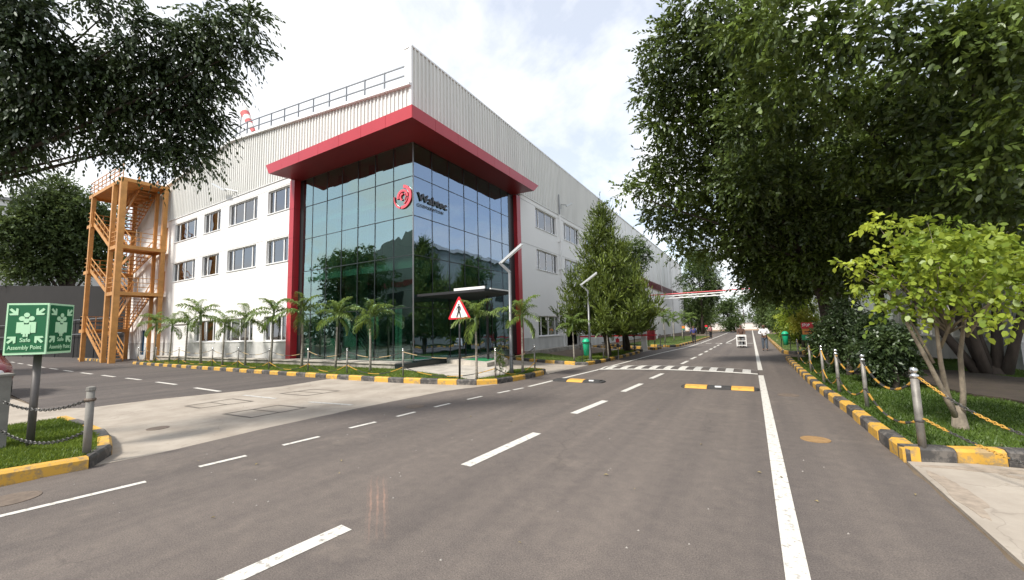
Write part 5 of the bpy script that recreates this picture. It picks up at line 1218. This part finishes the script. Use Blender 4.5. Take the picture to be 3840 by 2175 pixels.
# safe assembly point cube
t = thing('assembly_sign', 'green and white assembly point cube on a dark post in the near left corner', 'sign', (-8.78, 1.5, .12))
MB().tube([(-8.80, 1.50, .05), (-8.78, 1.50, 1.42)], .042, 10).build('post', m_postf, t, smooth=True)
c0 = Vector((-8.455, 1.51, 0)); cl0 = Vector((-8.77, 1.18, 0)); cr0 = Vector((-8.79, 1.82, 0)); cf0 = cl0+cr0-c0
MB().prism([p.xy for p in (cl0, c0, cr0, cf0)], 1.415, 2.125).build('sign_box', m_signpale, t)
def sign_face(pa, pb):
    X = (pb-pa).normalized(); w = (pb-pa).length; Z = Vector((0, 0, 1)); Nn = X.cross(Z); H = .71
    O = pa+Vector((0, 0, 1.415))
    def P(u, v, d): return O+X*u*w+Z*v*H+Nn*d
    def poly(name, pts, m, d, par):
        n = len(pts); mb = MB(); mb.add([P(u, v, d) for u, v in pts]+[P(u, v, d-.003) for u, v in pts], [tuple(range(n)), tuple(range(2*n-1, n-1, -1))]+[(i, n+i, n+(i+1) % n, (i+1) % n) for i in range(n)]); return mb.build(name, m, par)
    panel = poly('face_panel', [(.045, .045), (.955, .045), (.955, .965), (.045, .965)], m_signgreen, .004, t)
    def mesh_of(polys, name):
        mb = MB()
        for pts in polys:
            n = len(pts); mb.add([P(u, v, .009) for u, v in pts]+[P(u, v, .0045) for u, v in pts], [tuple(range(n)), tuple(range(2*n-1, n-1, -1))]+[(i, n+i, n+(i+1) % n, (i+1) % n) for i in range(n)])
        return mb.build(name, m_signpale, panel)
    ar = w/H
    def circ(cx, cy, r): return [(cx+r/ar*math.cos(2*math.pi*k/14), cy+r*math.sin(2*math.pi*k/14)) for k in range(14)]
    mesh_of([circ(.385, .70, .046), circ(.615, .70, .046), [(.27, .63), (.44, .63), (.44, .44), (.385, .44), (.385, .42), (.27, .42)][::-1][::-1], [(.56, .63), (.73, .63), (.73, .42), (.615, .42), (.615, .44), (.56, .44)]], 'rear_figures')
    mb_front = [circ(.50, .768, .046), circ(.50, .655, .046), [(.395, .40), (.605, .40), (.605, .585), (.395, .585)], [(.44, .345), (.493, .345), (.493, .40), (.44, .40)], [(.507, .345), (.56, .345), (.56, .40), (.507, .40)]]
    mb = MB()
    for pts in mb_front:
        n = len(pts); mb.add([P(u, v, .011) for u, v in pts]+[P(u, v, .0092) for u, v in pts], [tuple(range(n)), tuple(range(2*n-1, n-1, -1))]+[(i, n+i, n+(i+1) % n, (i+1) % n) for i in range(n)])
    mb.build('front_figures', m_signpale, panel)
    def arrow(cx, cy, ang):
        a = rad(ang); ca, sa = math.cos(a), math.sin(a); L_ = .082
        pts = [(-L_, -.022), (.01, -.022), (-.03, -.075), (.005, -.085), (.09, 0), (.005, .085), (-.03, .075), (.01, .022), (-L_, .022)]
        return [(cx+(x*ca-y_*sa)/ar, cy+(x*sa+y_*ca)) for x, y_ in pts]
    for cx, cy, an in ((.19, .83, -45), (.81, .83, -135), (.18, .29, 45), (.82, .29, 135)):
        mesh_of([arrow(cx, cy, an)], 'arrow')
    text_mesh('lettering', 'Safe', m_signpale, panel, P(.375, .245, .007), X, Z, w*.25, H*.08, .002, .012)
    text_mesh('lettering', 'Assembly Point', m_signpale, panel, P(.095, .075, .007), X, Z, w*.81, H*.105, .002, .012)
sign_face(cl0, c0); sign_face(c0, cr0)

# pedestrian warning triangle
t = thing('warning_sign', 'triangular red bordered warning sign with a walking figure on a black post', 'sign', (-7.72, 9.76, .12))
MB().tube([(-7.72, 9.79, .1), (-7.68, 9.79, 2.3)], .034, 10).build('post', m_black, t, smooth=True)
def tri(name, y0, s, m, cz=2.165, r=.05):
    pts = []
    base = [(-.45*s, -.235*s), (.45*s, -.235*s), (0, .50*s)]
    for i in range(3):
        p = Vector(base[i]); a = (Vector(base[i-1])-p).normalized(); b = (Vector(base[(i+1) % 3])-p).normalized()
        for k in (1, .45): pts.append(p+a*r*k*s+ (b*r*(1-k)*s if k < 1 else Vector((0, 0))))
        for k in (1,): pts.append(p+b*r*k*s)
    vs = [(-7.675+p.x, y0, cz+p.y) for p in pts]; n = len(vs)
    return MB().add(vs+[(x, y0+.008, z) for x, _, z in vs], [tuple(range(n)), tuple(range(2*n-1, n-1, -1))]+[(i, n+i, n+(i+1) % n, (i+1) % n) for i in range(n)]).build(name, m, t)
tri('red_border', 9.745, 1.0, m_signred); tri('white_field', 9.738, .76, m_signwhite, 2.160)
def flat(polys, y0, m, name, par, th=.004):
    mb = MB()
    for pts in polys:
        n = len(pts); mb.add([(x, y0, z) for x, z in pts]+[(x, y0+th, z) for x, z in pts], [tuple(range(n)), tuple(range(2*n-1, n-1, -1))]+[(i, n+i, n+(i+1) % n, (i+1) % n) for i in range(n)])
    return mb.build(name, m, par)
def limb2(a, b, w0, w1):
    d = Vector((b[0]-a[0], b[1]-a[1])).normalized(); nn = Vector((-d.y, d.x))
    return [(a[0]+nn.x*w0, a[1]+nn.y*w0), (a[0]-nn.x*w0, a[1]-nn.y*w0), (b[0]-nn.x*w1, b[1]-nn.y*w1), (b[0]+nn.x*w1, b[1]+nn.y*w1)]
fx, fz = -7.675, 2.0
fig = [[(fx+.028*math.cos(2*math.pi*k/12), fz+.375+.028*math.sin(2*math.pi*k/12)) for k in range(12)], [(fx-.035, fz+.335), (fx+.04, fz+.335), (fx+.035, fz+.17), (fx-.03, fz+.17)]]
flat(fig, 9.730, m_black, 'walking_figure', t)
flat([limb2((fx-.03, fz+.325), (fx-.085, fz+.25), .014, .011)], 9.7335, m_black, 'arm', t); flat([limb2((fx-.085, fz+.255), (fx-.065, fz+.195), .011, .01)], 9.7275, m_black, 'forearm', t); flat([limb2((fx+.035, fz+.325), (fx+.075, fz+.255), .014, .011)], 9.7335, m_black, 'arm', t); flat([limb2((fx+.075, fz+.26), (fx+.055, fz+.2), .011, .01)], 9.7275, m_black, 'forearm', t)
flat([limb2((fx-.005, fz+.185), (fx-.045, fz+.09), .024, .018)], 9.7245, m_black, 'leg', t); flat([limb2((fx-.042, fz+.1), (fx-.085, fz-.005), .018, .014)], 9.7215, m_black, 'shin', t)
flat([limb2((fx+.01, fz+.185), (fx+.045, fz+.09), .024, .018)], 9.7245, m_black, 'leg', t); flat([limb2((fx+.043, fz+.1), (fx+.07, fz-.01), .018, .014)], 9.7215, m_black, 'shin', t)
for zz_ in (2.44, 1.955): MB().tube([(-7.675, 9.733, zz_), (-7.675, 9.745, zz_)], .012, 8).build('bolt', m_grey, t)

# lamp posts with a bent arm
def lamp_post(label, x, y_, h):
    t = thing('lamp_post', label, 'lamp post', (x, y_, .12), 'bent arm lamp posts'); s = h/4.35
    MB().tube([(x, y_, .1), (x, y_, .35), (x+.02, y_, 3.5*s)], [.085*s, .062*s, .045*s], 12).build('pole', m_pole, t, smooth=True)
    MB().lathe([(.13, 0), (.13, .02), (.09, .04)], (x, y_, .12), 12).build('base_plate', m_pole, t)
    MB().box(x-.24, x+.24, y_-.2, y_+.2, .05, .135).build('footing', m_conc2, t)
    a = Vector((x+.02, y_, 3.5*s)); b = Vector((x-.33*s, y_, 3.83*s)); c = Vector((x+.52*s, y_, 4.38*s))
    MB().bar(a-(b-a)*.06, b, .075*s, .085*s, upv=(0, 1, 0)).build('lower_arm', m_pole, t)
    up_ = MB().bar(b-(c-b)*.03, c, .08*s, .075*s, upv=(0, 1, 0)).build('upper_arm', m_led, t)
    d = (c-b).normalized(); nn = Vector((d.z, 0, -d.x))
    MB().bar(b.lerp(c, .35)+nn*.045*s, b.lerp(c, .97)+nn*.045*s, .06*s, .012, upv=(0, 1, 0)).build('light_strip', m_signwhite, up_)
lamp_post('near lamp post with a bent arm in front of the right red pillar', -6.82, 11.36, 4.33)
lamp_post('second lamp post with a bent arm in front of the pointed conifer', -6.29, 17.38, 4.0)

# litter bins on stands
def bin_(label, x, y_, rz, group='green litter bins'):
    t = thing('litter_bin', label, 'bin', (x, y_, .1), group, rz); t.scale = (.9, .9, .95)
    bd = MB(); prof = [(.11, .30), (.15, .85), (.155, .88)]
    vs = []; n = 12
    for r, z in prof: vs += [(r*1.1*math.cos(2*math.pi*k/n), r*.85*math.sin(2*math.pi*k/n), z) for k in range(n)]
    bd.add(vs, [(i*n+k, i*n+(k+1) % n, (i+1)*n+(k+1) % n, (i+1)*n+k) for i in range(2) for k in range(n)]+[tuple(range(n-1, -1, -1)), tuple(2*n+k for k in range(n))])
    bd.build('body', m_bin, t, smooth=True, local=True)
    MB().lathe([(.185, 0), (.19, .03), (.15, .10), (.09, .16), (.01, .175)], (0, 0, .885), 14).build('lid', m_bin, t, smooth=True, local=True)
    MB().lathe([(.178, 0), (.178, .03)], (0, 0, .85), 14).build('rim', m_black, t, local=True)
    for s in (-1, 1): MB().tube([(s*.215, 0, -.12), (s*.215, 0, .86)], .018, 6).build('stand_post', m_black, t, local=True)
    MB().bar((-.22, 0, .80), (.22, 0, .80), .03).build('stand_bar', m_black, t, local=True)
bin_('green litter bin on a black stand at the kerb corner below the second lamp post', -6.12, 16.45, .5)
bin_('green litter bin tilted on its stand on the far right verge', 1.5, 25.5, -.3)

# three colour notice board on the right
t = thing('notice_board', 'red, orange and green notice board on a post among the right shrubs', 'sign', (1.75, 18.0, .1))
MB().tube([(1.75, 18.05, 0), (1.75, 18.05, 1.5)], .025, 8).build('post', m_black, t)
pn = MB().box(1.57, 1.93, 18.0, 18.02, 1.33, 1.55).build('red_panel', m_signred, t)
text_mesh('lettering', 'STOP', m_signwhite, pn, (1.60, 17.996, 1.41), (1, 0, 0), (0, 0, 1), .22, .10, .003, .02)
pn = MB().box(1.585, 1.92, 18.0, 18.02, 1.12, 1.325).build('orange_panel', m_signor, t)
MB().box(1.65, 1.86, 17.994, 17.999, 1.20, 1.235).build('dark_print', m_black, pn)
pn = MB().box(1.56, 1.95, 18.0, 18.02, .92, 1.115).build('green_panel', m_signgr2, t)
for z in (.98, 1.03): MB().box(1.66, 1.85, 17.994, 17.999, z, z+.022).build('white_print', m_signwhite, pn)

# barrier, hose box and posts by the gate drive
t = thing('boom_barrier', 'red boom barrier with a white cabinet across the gate drive', 'barrier', (-6.05, 27.0, 0))
MB().box(-6.22, -5.9, 26.85, 27.15, 0, .98).build('cabinet', m_frame, t)
MB().box(-6.2, -5.92, 26.87, 27.13, .98, 1.03).build('cabinet_lid', m_red, t)
MB().bar((-10.4, 26.75, .93), (-5.2, 26.75, .97), .05, .09).build('boom', m_signred, t)
MB().tube([(-8.6, 26.9, 0), (-8.6, 26.9, .9)], .04, 6).build('rest_post', m_black, t)
t = thing('hose_box', 'dark red hose box on a stand beside the boom barrier', 'box', (-5.75, 27.8, 0))
MB().box(-6.0, -5.52, 27.65, 27.95, .62, 1.28).build('cabinet', m_red, t); MB().box(-5.98, -5.54, 27.62, 27.648, .66, 1.24).build('door', m_darkred, t)
for x in (-5.95, -5.57):
    MB().tube([(x, 27.8, 0), (x, 27.8, .62)], .02, 6).build('stand_leg', m_black, t)
t = thing('call_post', 'slim post with a red call box and a black box at the left kerb', 'post', (-5.56, 19.25, .1))
MB().tube([(-5.56, 19.25, 0), (-5.56, 19.25, 1.05)], .022, 6).build('post', m_steel, t); MB().box(-5.64, -5.48, 19.19, 19.24, .82, 1.0).build('call_box', m_signred, t); MB().box(-5.62, -5.50, 19.18, 19.24, .58, .74).build('black_box', m_black, t)
for i, (x, y_, h, lab) in enumerate([(-6.02, 18.42, .85, 'short steel post right of the green bin'), (-5.84, 23.57, .95, 'black post at the kerb end past the second conifer'), (-6.35, 23.3, 1.75, 'tall slim black post with a small box before the barrier'), (-5.27, 28.2, .95, 'steel post right of the hose box'), (-5.36, 30.3, 1.2, 'pale post past the hose box'), (-10.4, 26.75, .95, 'black post catching the tip of the boom')]):
    t = thing('marker_post', lab, 'post', (x, y_, .05), 'posts by the gate drive')
    MB().tube([(x, y_, 0), (x, y_, h)], .03, 6).build('shaft', m_steel if i in (0, 3, 4) else m_black, t)
    MB().box(x-.045, x+.045, y_-.045, y_+.045, h-.02, h+(.02 if i != 2 else -.32)).build('head', m_grey, t)
for i, (x, y_, lab) in enumerate([(-5.4, 40.1, 'small red over green notice on a black post in the far left verge'), (-4.3, 49.5, 'small red notice further along the far left verge')]):
    t = thing('notice_board', lab, 'sign', (x, y_, .1)); MB().tube([(x, y_, 0), (x, y_, 1.5)], .03, 6).build('post', m_black, t); MB().box(x-.13, x+.13, y_-.04, y_-.03, 1.22, 1.45).build('red_panel', m_signred if i else m_signor, t); MB().box(x-.1, x+.08, y_-.04, y_-.03, 1.1, 1.21).build('green_panel', m_signgr2, t)

# speed hump with painted panels
t = thing('speed_hump', 'raised asphalt speed hump painted with white bars across the road', 'speed hump', (-2.4, 15.6, 0))
def hz(y_, y0, y1): s = (y_-y0)/(y1-y0); return .035*math.sin(math.pi*max(0, min(1, s)))
def hy(x):
    s = (x+4.97)/5.07; b = 4*s*(1-s)
    return 14.48+.55*b, 16.1+.72*b-.3*s
nx, ny = 40, 10; vs = []; fs = []
for i in range(nx+1):
    x = -4.97+5.07*i/nx; y0, y1 = hy(x)
    for j in range(ny+1): y_ = y0+(y1-y0)*j/ny; vs.append((x, y_, .0055+hz(y_, y0, y1)))
for i in range(nx):
    for j in range(ny): a = i*(ny+1)+j; fs.append((a, a+ny+1, a+ny+2, a+1))
MB().add(vs, fs).build('hump_body', m_asph2, t, smooth=True)
def hpatch(nm, xa, xb, fa, fb, m, lift=.006):
    vs = []; fs = []; kx = max(2, int((xb-xa)/.13)); ky = 6
    for i in range(kx+1):
        x = xa+(xb-xa)*i/kx; y0, y1 = hy(x)
        for j in range(ky+1): f = fa+(fb-fa)*j/ky; y_ = y0+(y1-y0)*f; vs.append((x, y_, .0055+hz(y_, y0, y1)+lift))
    for i in range(kx):
        for j in range(ky): a = i*(ky+1)+j; fs.append((a, a+ky+1, a+ky+2, a+1))
    return MB().add(vs, fs).build(nm, m, t, smooth=True)
hpatch('border_line', -4.97, .07, .02, .13, m_line); hpatch('border_line', -4.97, .07, .87, .98, m_line)
x = -4.80
for i in range(10): hpatch('painted_bar', x, x+.235, .13, .87, m_line if i < 6 else m_linegrey); x += .495
hpatch('painted_bar', -4.97, -4.88, .13, .87, m_line)

# rubber speed bumps
def bump(label, segs, y0, y1, refl):
    t = thing('speed_bump', label, 'speed bump', (segs[0][0], y0, 0), 'rubber speed bumps')
    for xa, xb, yel in segs:
        pr_ = [(y0, .004), (y0+.08, .05), ((y0+y1)/2, .065), (y1-.08, .05), (y1, .004)]
        vs = [(xa+.004, a, b) for a, b in pr_]+[(xb-.004, a, b) for a, b in pr_]
        MB().add(vs, [(i, 5+i, 6+i, i+1) for i in range(4)]+[(0, 1, 2, 3, 4), (9, 8, 7, 6, 5)]).build('rubber_segment', m_bumpy if yel else m_rubber, t)
    for x in refl: MB().box(x-.07, x+.07, y0+.06, y0+.12, .045, .075).build('reflector', m_signwhite, t)
    for xa, sx in ((segs[0][0], -1), (segs[-1][1], 1)):
        MB().lathe([(.5, 0), (.47, .035), (.3, .05), (.01, .052)], (0, 0, 0), 12).xform(Matrix.Translation((xa, (y0+y1)/2, .002)) @ Matrix.Diagonal((.22*1, (y1-y0)*.95, .8, 1))).build('end_cap', m_rubber, t)
bump('worn rubber speed bump at the left lane edge with a single yellow piece', [(-5.2, -4.8, 0), (-4.8, -4.3, 1), (-4.3, -3.82, 0)], 11.1, 11.62, [-4.05])
bump('rubber speed bump with two yellow pieces in the right lane', [(-1.56, -1.05, 1), (-1.05, -.52, 0), (-.52, -.04, 1)], 11.05, 11.55, [-.8])

# a parked car at the left edge
t = thing('parked_car', 'dark red car whose rounded rear end shows at the left edge of the view', 'car', (-21, 1.9, 0))
prof = [(0, .30, .30), (.04, .72, .62), (.25, .98, .70), (.6, 1.02, .74), (.95, 1.08, .76), (1.4, 1.46, .62), (2.2, 1.52, .62), (2.9, 1.45, .62), (3.4, 1.12, .76), (3.75, .95, .70), (3.85, .6, .60)]
vs = []; fs = []; n = 12
for xx_, top, hw in prof:
    for k in range(n):
        a = math.pi*2*k/n; cy = math.copysign(abs(math.cos(a))**.5, math.cos(a))*hw*1.1; cz = .28+(top-.28)*(.5+.5*math.copysign(abs(math.sin(a))**.55, math.sin(a)))
        vs.append((-18.1-xx_, 1.95+cy, cz))
for i in range(len(prof)-1):
    for k in range(n): fs.append((i*n+k, (i+1)*n+k, (i+1)*n+(k+1) % n, i*n+(k+1) % n))
fs += [tuple(range(n)), tuple((len(prof)-1)*n+k for k in range(n-1, -1, -1))]
MB().add(vs, fs).build('body', m_carred, t, smooth=True)
MB().box(-20.75, -19.5, 1.22, 2.68, 1.05, 1.36).build('side_glass', m_black, t)
for s in (1.22, 2.66):
    for xx_ in (-18.9, -21.25):
        w_ = MB().tube([(xx_, s, .3), (xx_, s+.08, .3)], .3, 14).build('wheel', m_black, t); MB().tube([(xx_, s-.01, .3), (xx_, s+.09, .3)], .17, 10).build('rim', m_steel, w_)
for s in (1.42, 2.42): MB().lathe([(.09, 0), (.08, .05), (.01, .06)], (0, 0, 0), 10).xform(Matrix.Translation((-18.19, s, .72)) @ Matrix.Rotation(rad(90), 4, 'Y')).build('headlight', m_lamp, t)
MB().box(-18.12, -18.06, 1.35, 2.5, .42, .56).build('bumper', m_black, t)
MB().box(-18.11, -18.05, 1.78, 2.12, .58, .70).build('number_plate', m_signwhite, t)

# fallen leaves, twigs and grit on the asphalt
mb = MB(); rnd = random.Random(3)
spots = [(-4.14, 3.03), (-6.21, 2.5), (-4.55, 6.06), (-1.07, 4.1), (-1.48, 4.33), (-5.37, 2.75), (.37, 4.55)]+[(rnd.uniform(-6.5, 1.2), rnd.uniform(1.6, 9)) for _ in range(14)]+[(rnd.uniform(1.6, 3.5), rnd.uniform(3.6, 6.2)) for _ in range(14)]+[(rnd.uniform(1.7, 4), rnd.uniform(6.7, 9.5)) for _ in range(14)]
for x, y_ in spots:
    z = .13 if (x > 1.6 and y_ > 6.6) else .012; a = rnd.random()*6.28; L_ = rnd.uniform(.03, .06); c, s = math.cos(a), math.sin(a)
    mb.add([(x, y_, z), (x+c*L_*.5-s*L_*.25, y_+s*L_*.5+c*L_*.25, z+.012), (x+c*L_, y_+s*L_, z+.004), (x+c*L_*.5+s*L_*.25, y_+s*L_*.5-c*L_*.25, z+.01)], [(0, 1, 2, 3)])
o = mb.build('fallen_leaves', m_debris); tag(o, 'scattered fallen leaves on the road and the right pad', 'leaves', kind='stuff')
mb = MB()
for _ in range(60):
    x, y_ = rnd.uniform(-7, 1.2), 1.2+abs(rnd.gauss(0, 2.6)); r = rnd.uniform(.004, .011)
    mb.add([(x-r, y_-r, .002), (x+r, y_-r*.6, .002), (x+r*.5, y_+r, .002), (x, y_, r*1.2)], [(0, 1, 3), (1, 2, 3), (2, 0, 3)])
o = mb.build('loose_grit', m_pebble); tag(o, 'loose pale grit scattered over the asphalt', 'gravel', kind='stuff')

# ================================================================ PEOPLE
def skin_mesh(name, verts, edges, m, parent, sub=1, loc=None):
    bm = bmesh.new(); sl = bm.verts.layers.skin.verify(); vv = []
    for i, (x, y_, z, r) in enumerate(verts):
        v = bm.verts.new((x, y_, z)); q = v[sl]; q.radius = r if isinstance(r, tuple) else (r, r); q.use_root = (i == 0); vv.append(v)
    for a, b in edges: bm.edges.new((vv[a], vv[b]))
    me = bpy.data.meshes.new(name); bm.to_mesh(me); bm.free()
    o = bpy.data.objects.new('tmp', me); COL.objects.link(o)
    o.modifiers.new('s', 'SKIN').use_smooth_shade = True
    u = o.modifiers.new('d', 'SUBSURF'); u.levels = sub; u.render_levels = sub
    dg = bpy.context.evaluated_depsgraph_get(); m2 = bpy.data.meshes.new_from_object(o.evaluated_get(dg)); bpy.data.objects.remove(o)
    m2.materials.clear(); m2.materials.append(m); m2.polygons.foreach_set('use_smooth', [True]*len(m2.polygons))
    return link(name, m2, parent)
def person(label, loc, rz, h, arms, legs, shirt, trousers, bow=0.0):
    """arms/legs: joint offsets in units of body height, x right, y forward"""
    t = thing('person', label, 'person', loc, None, rz); k = h/1.7
    def K(v): return (v[0]*k, v[1]*k, v[2]*k, tuple(r*k for r in v[3]) if isinstance(v[3], tuple) else v[3]*k)
    hy_ = .03+bow*.10
    V = [(0, 0, .93, (.15, .11)), (0, .0, 1.12, (.135, .10)), (0, .0, 1.32, (.165, .11)), (0, .005, 1.42, (.10, .07)), (0, .02, 1.47, .052), (0, hy_, 1.54, .072), (0, hy_+.01, 1.62, .088), (0, hy_, 1.685, .06)]
    E_ = [(0, 1), (1, 2), (2, 3), (3, 4), (4, 5), (5, 6), (6, 7)]
    for s, (el, hd) in zip((-1, 1), arms):
        b = len(V); V += [(s*.19, 0, 1.38, .058), (*el, .045), (*hd, .032), (hd[0]-s*.0, hd[1]+.05, hd[2]-.035, .034)]; E_ += [(2, b), (b, b+1), (b+1, b+2), (b+2, b+3)]
    for s, (kn, ft) in zip((-1, 1), legs):
        b = len(V); V += [(s*.09, 0, .86, .095), (*kn, .066), (*ft, .042), (ft[0], ft[1]+.13, ft[2]-.045, .036)]; E_ += [(0, b), (b, b+1), (b+1, b+2), (b+2, b+3)]
    skin_mesh('body', [K(v) for v in V], E_, m_skin, t)
    g = 1.16
    sv = [(0, 0, .90, (.165, .122)), (0, 0, 1.12, (.155, .118)), (0, 0, 1.32, (.182, .125)), (0, .005, 1.43, (.105, .075))]; se = [(0, 1), (1, 2), (2, 3)]
    for s, (el, hd) in zip((-1, 1), arms):
        b = len(sv); m_ = tuple(el[i]+(hd[i]-el[i])*.75 for i in range(3)); sv += [(s*.19, 0, 1.385, .07), (*el, .06), (*m_, .047)]; se += [(2, b), (b, b+1), (b+1, b+2)]
    skin_mesh('shirt', [K(v) for v in sv], se, shirt, t)
    tv = [(0, 0, .95, (.158, .118))]; te = []
    for s, (kn, ft) in zip((-1, 1), legs):
        b = len(tv); m_ = tuple(kn[i]+(ft[i]-kn[i])*.92 for i in range(3)); tv += [(s*.09, 0, .84, .11), (*kn, .082), (*m_, .066)]; te += [(0, b), (b, b+1), (b+1, b+2)]
    skin_mesh('trousers', [K(v) for v in tv], te, trousers, t)
    skin_mesh('hair', [K((0, hy_-.025, 1.66, .083)), K((0, hy_-.01, 1.70, .07))], [(0, 1)], m_hair, t)
    for s, (kn, ft) in zip((-1, 1), legs):
        skin_mesh('shoe', [K((ft[0], ft[1]-.03, .04, .045)), K((ft[0], ft[1]+.06, .035, .044)), K((ft[0], ft[1]+.16, .03, .034))], [(0, 1), (1, 2)], m_black, t)
    fv = MB()
    for s in (-1, 1): fv.lathe([(.012*k, 0), (.008*k, .006*k)], (0, 0, 0), 6).xform(Matrix.Identity(4))
    nose = MB().add([(-.012*k, (hy_+.088)*k, 1.585*k), (.012*k, (hy_+.088)*k, 1.585*k), (0, (hy_+.118)*k, 1.59*k), (0, (hy_+.09)*k, 1.635*k)], [(0, 1, 2), (1, 3, 2), (3, 0, 2)]); nose.build('nose', m_skin, t, local=True)
    for s in (-1, 1):
        MB().box((s*.034-.012)*k, (s*.034+.012)*k, (hy_+.085)*k, (hy_+.094)*k, 1.632*k, 1.643*k).build('eye', m_black, t, local=True)
        MB().lathe([(.010*k, 0), (.022*k, .02*k), (.010*k, .045*k)], (s*.088*k, (hy_+.0)*k, 1.60*k), 6).build('ear', m_skin, t, local=True)
    MB().box(-.022*k, .022*k, (hy_+.08)*k, (hy_+.086)*k, 1.553*k, 1.559*k).build('mouth', m_hair, t, local=True)
    return t
person('man in a white shirt and grey jeans walking along the right road edge', (.60, 26.9, 0), math.pi-.1, 1.46, [((-.30, .05, 1.13), (-.08, .24, 1.14)), ((.30, .05, 1.13), (.06, .26, 1.10))], [((-.10, .06, .48), (-.11, .03, .08)), ((.10, -.01, .48), (.11, -.06, .08))], m_shirtw, m_jean, .9)
person('man in a brown shirt pushing a white trolley up the road', (-.60, 30.6, 0), math.pi, 1.45, [((-.25, .12, 1.13), (-.20, .36, 1.03)), ((.25, .12, 1.13), (.20, .36, 1.03))], [((-.10, .10, .48), (-.10, .08, .08)), ((.10, -.03, .47), (.10, -.14, .09))], m_shirtb, m_dkcloth, .2)
person('person in blue overalls walking away along the left road edge', (-4.1, 36.0, 0), .2, 1.45, [((-.27, -.03, 1.12), (-.26, .10, .90)), ((.27, .05, 1.14), (.24, .22, 1.02))], [((-.09, .10, .48), (-.10, .06, .08)), ((.09, -.02, .47), (.09, -.14, .10))], m_blue, m_dkcloth)
person('distant person in a pink top standing at the far left road edge', (-3.75, 47.5, 0), .8, 1.45, [((-.25, .03, 1.13), (-.22, .14, .92)), ((.25, .0, 1.12), (.23, .08, .90))], [((-.09, .03, .48), (-.10, .02, .08)), ((.09, .0, .47), (.09, -.02, .08))], mat('pink top', (.45, .20, .20), .9), m_dkcloth)
t = thing('trolley', 'white three tier trolley pushed along the road', 'trolley', (-.6, 29.95, 0))
for x in (-.86, -.34):
    for y_ in (29.78, 30.18): MB().bar((x, y_, .10), (x, y_, .80), .05).build('upright', m_frame, t)
for z in (.14, .42, .72): MB().box(-.86, -.34, 29.78, 30.18, z, z+.038).build('shelf', m_frame, t)
MB().bar((-.86, 30.2, .80), (-.34, 30.2, .80), .045).build('push_bar', m_frame, t)
for x in (-.83, -.37):
    for y_ in (29.8, 30.16): MB().tube([(x-.015, y_, .05), (x+.015, y_, .05)], .05, 10).build('castor', m_black, t)
for i, (x, z, m_) in enumerate(((-.72, .475, m_steel), (-.52, .475, m_grey), (-.6, .195, m_grey))):
    q = MB().box(x-.07, x+.07, 29.85, 30.05, z, z+.14).build('carton', m_); tag(q, ['left grey carton on the middle trolley shelf', 'right dark carton on the middle trolley shelf', 'dark carton on the bottom trolley shelf'][i], 'carton')
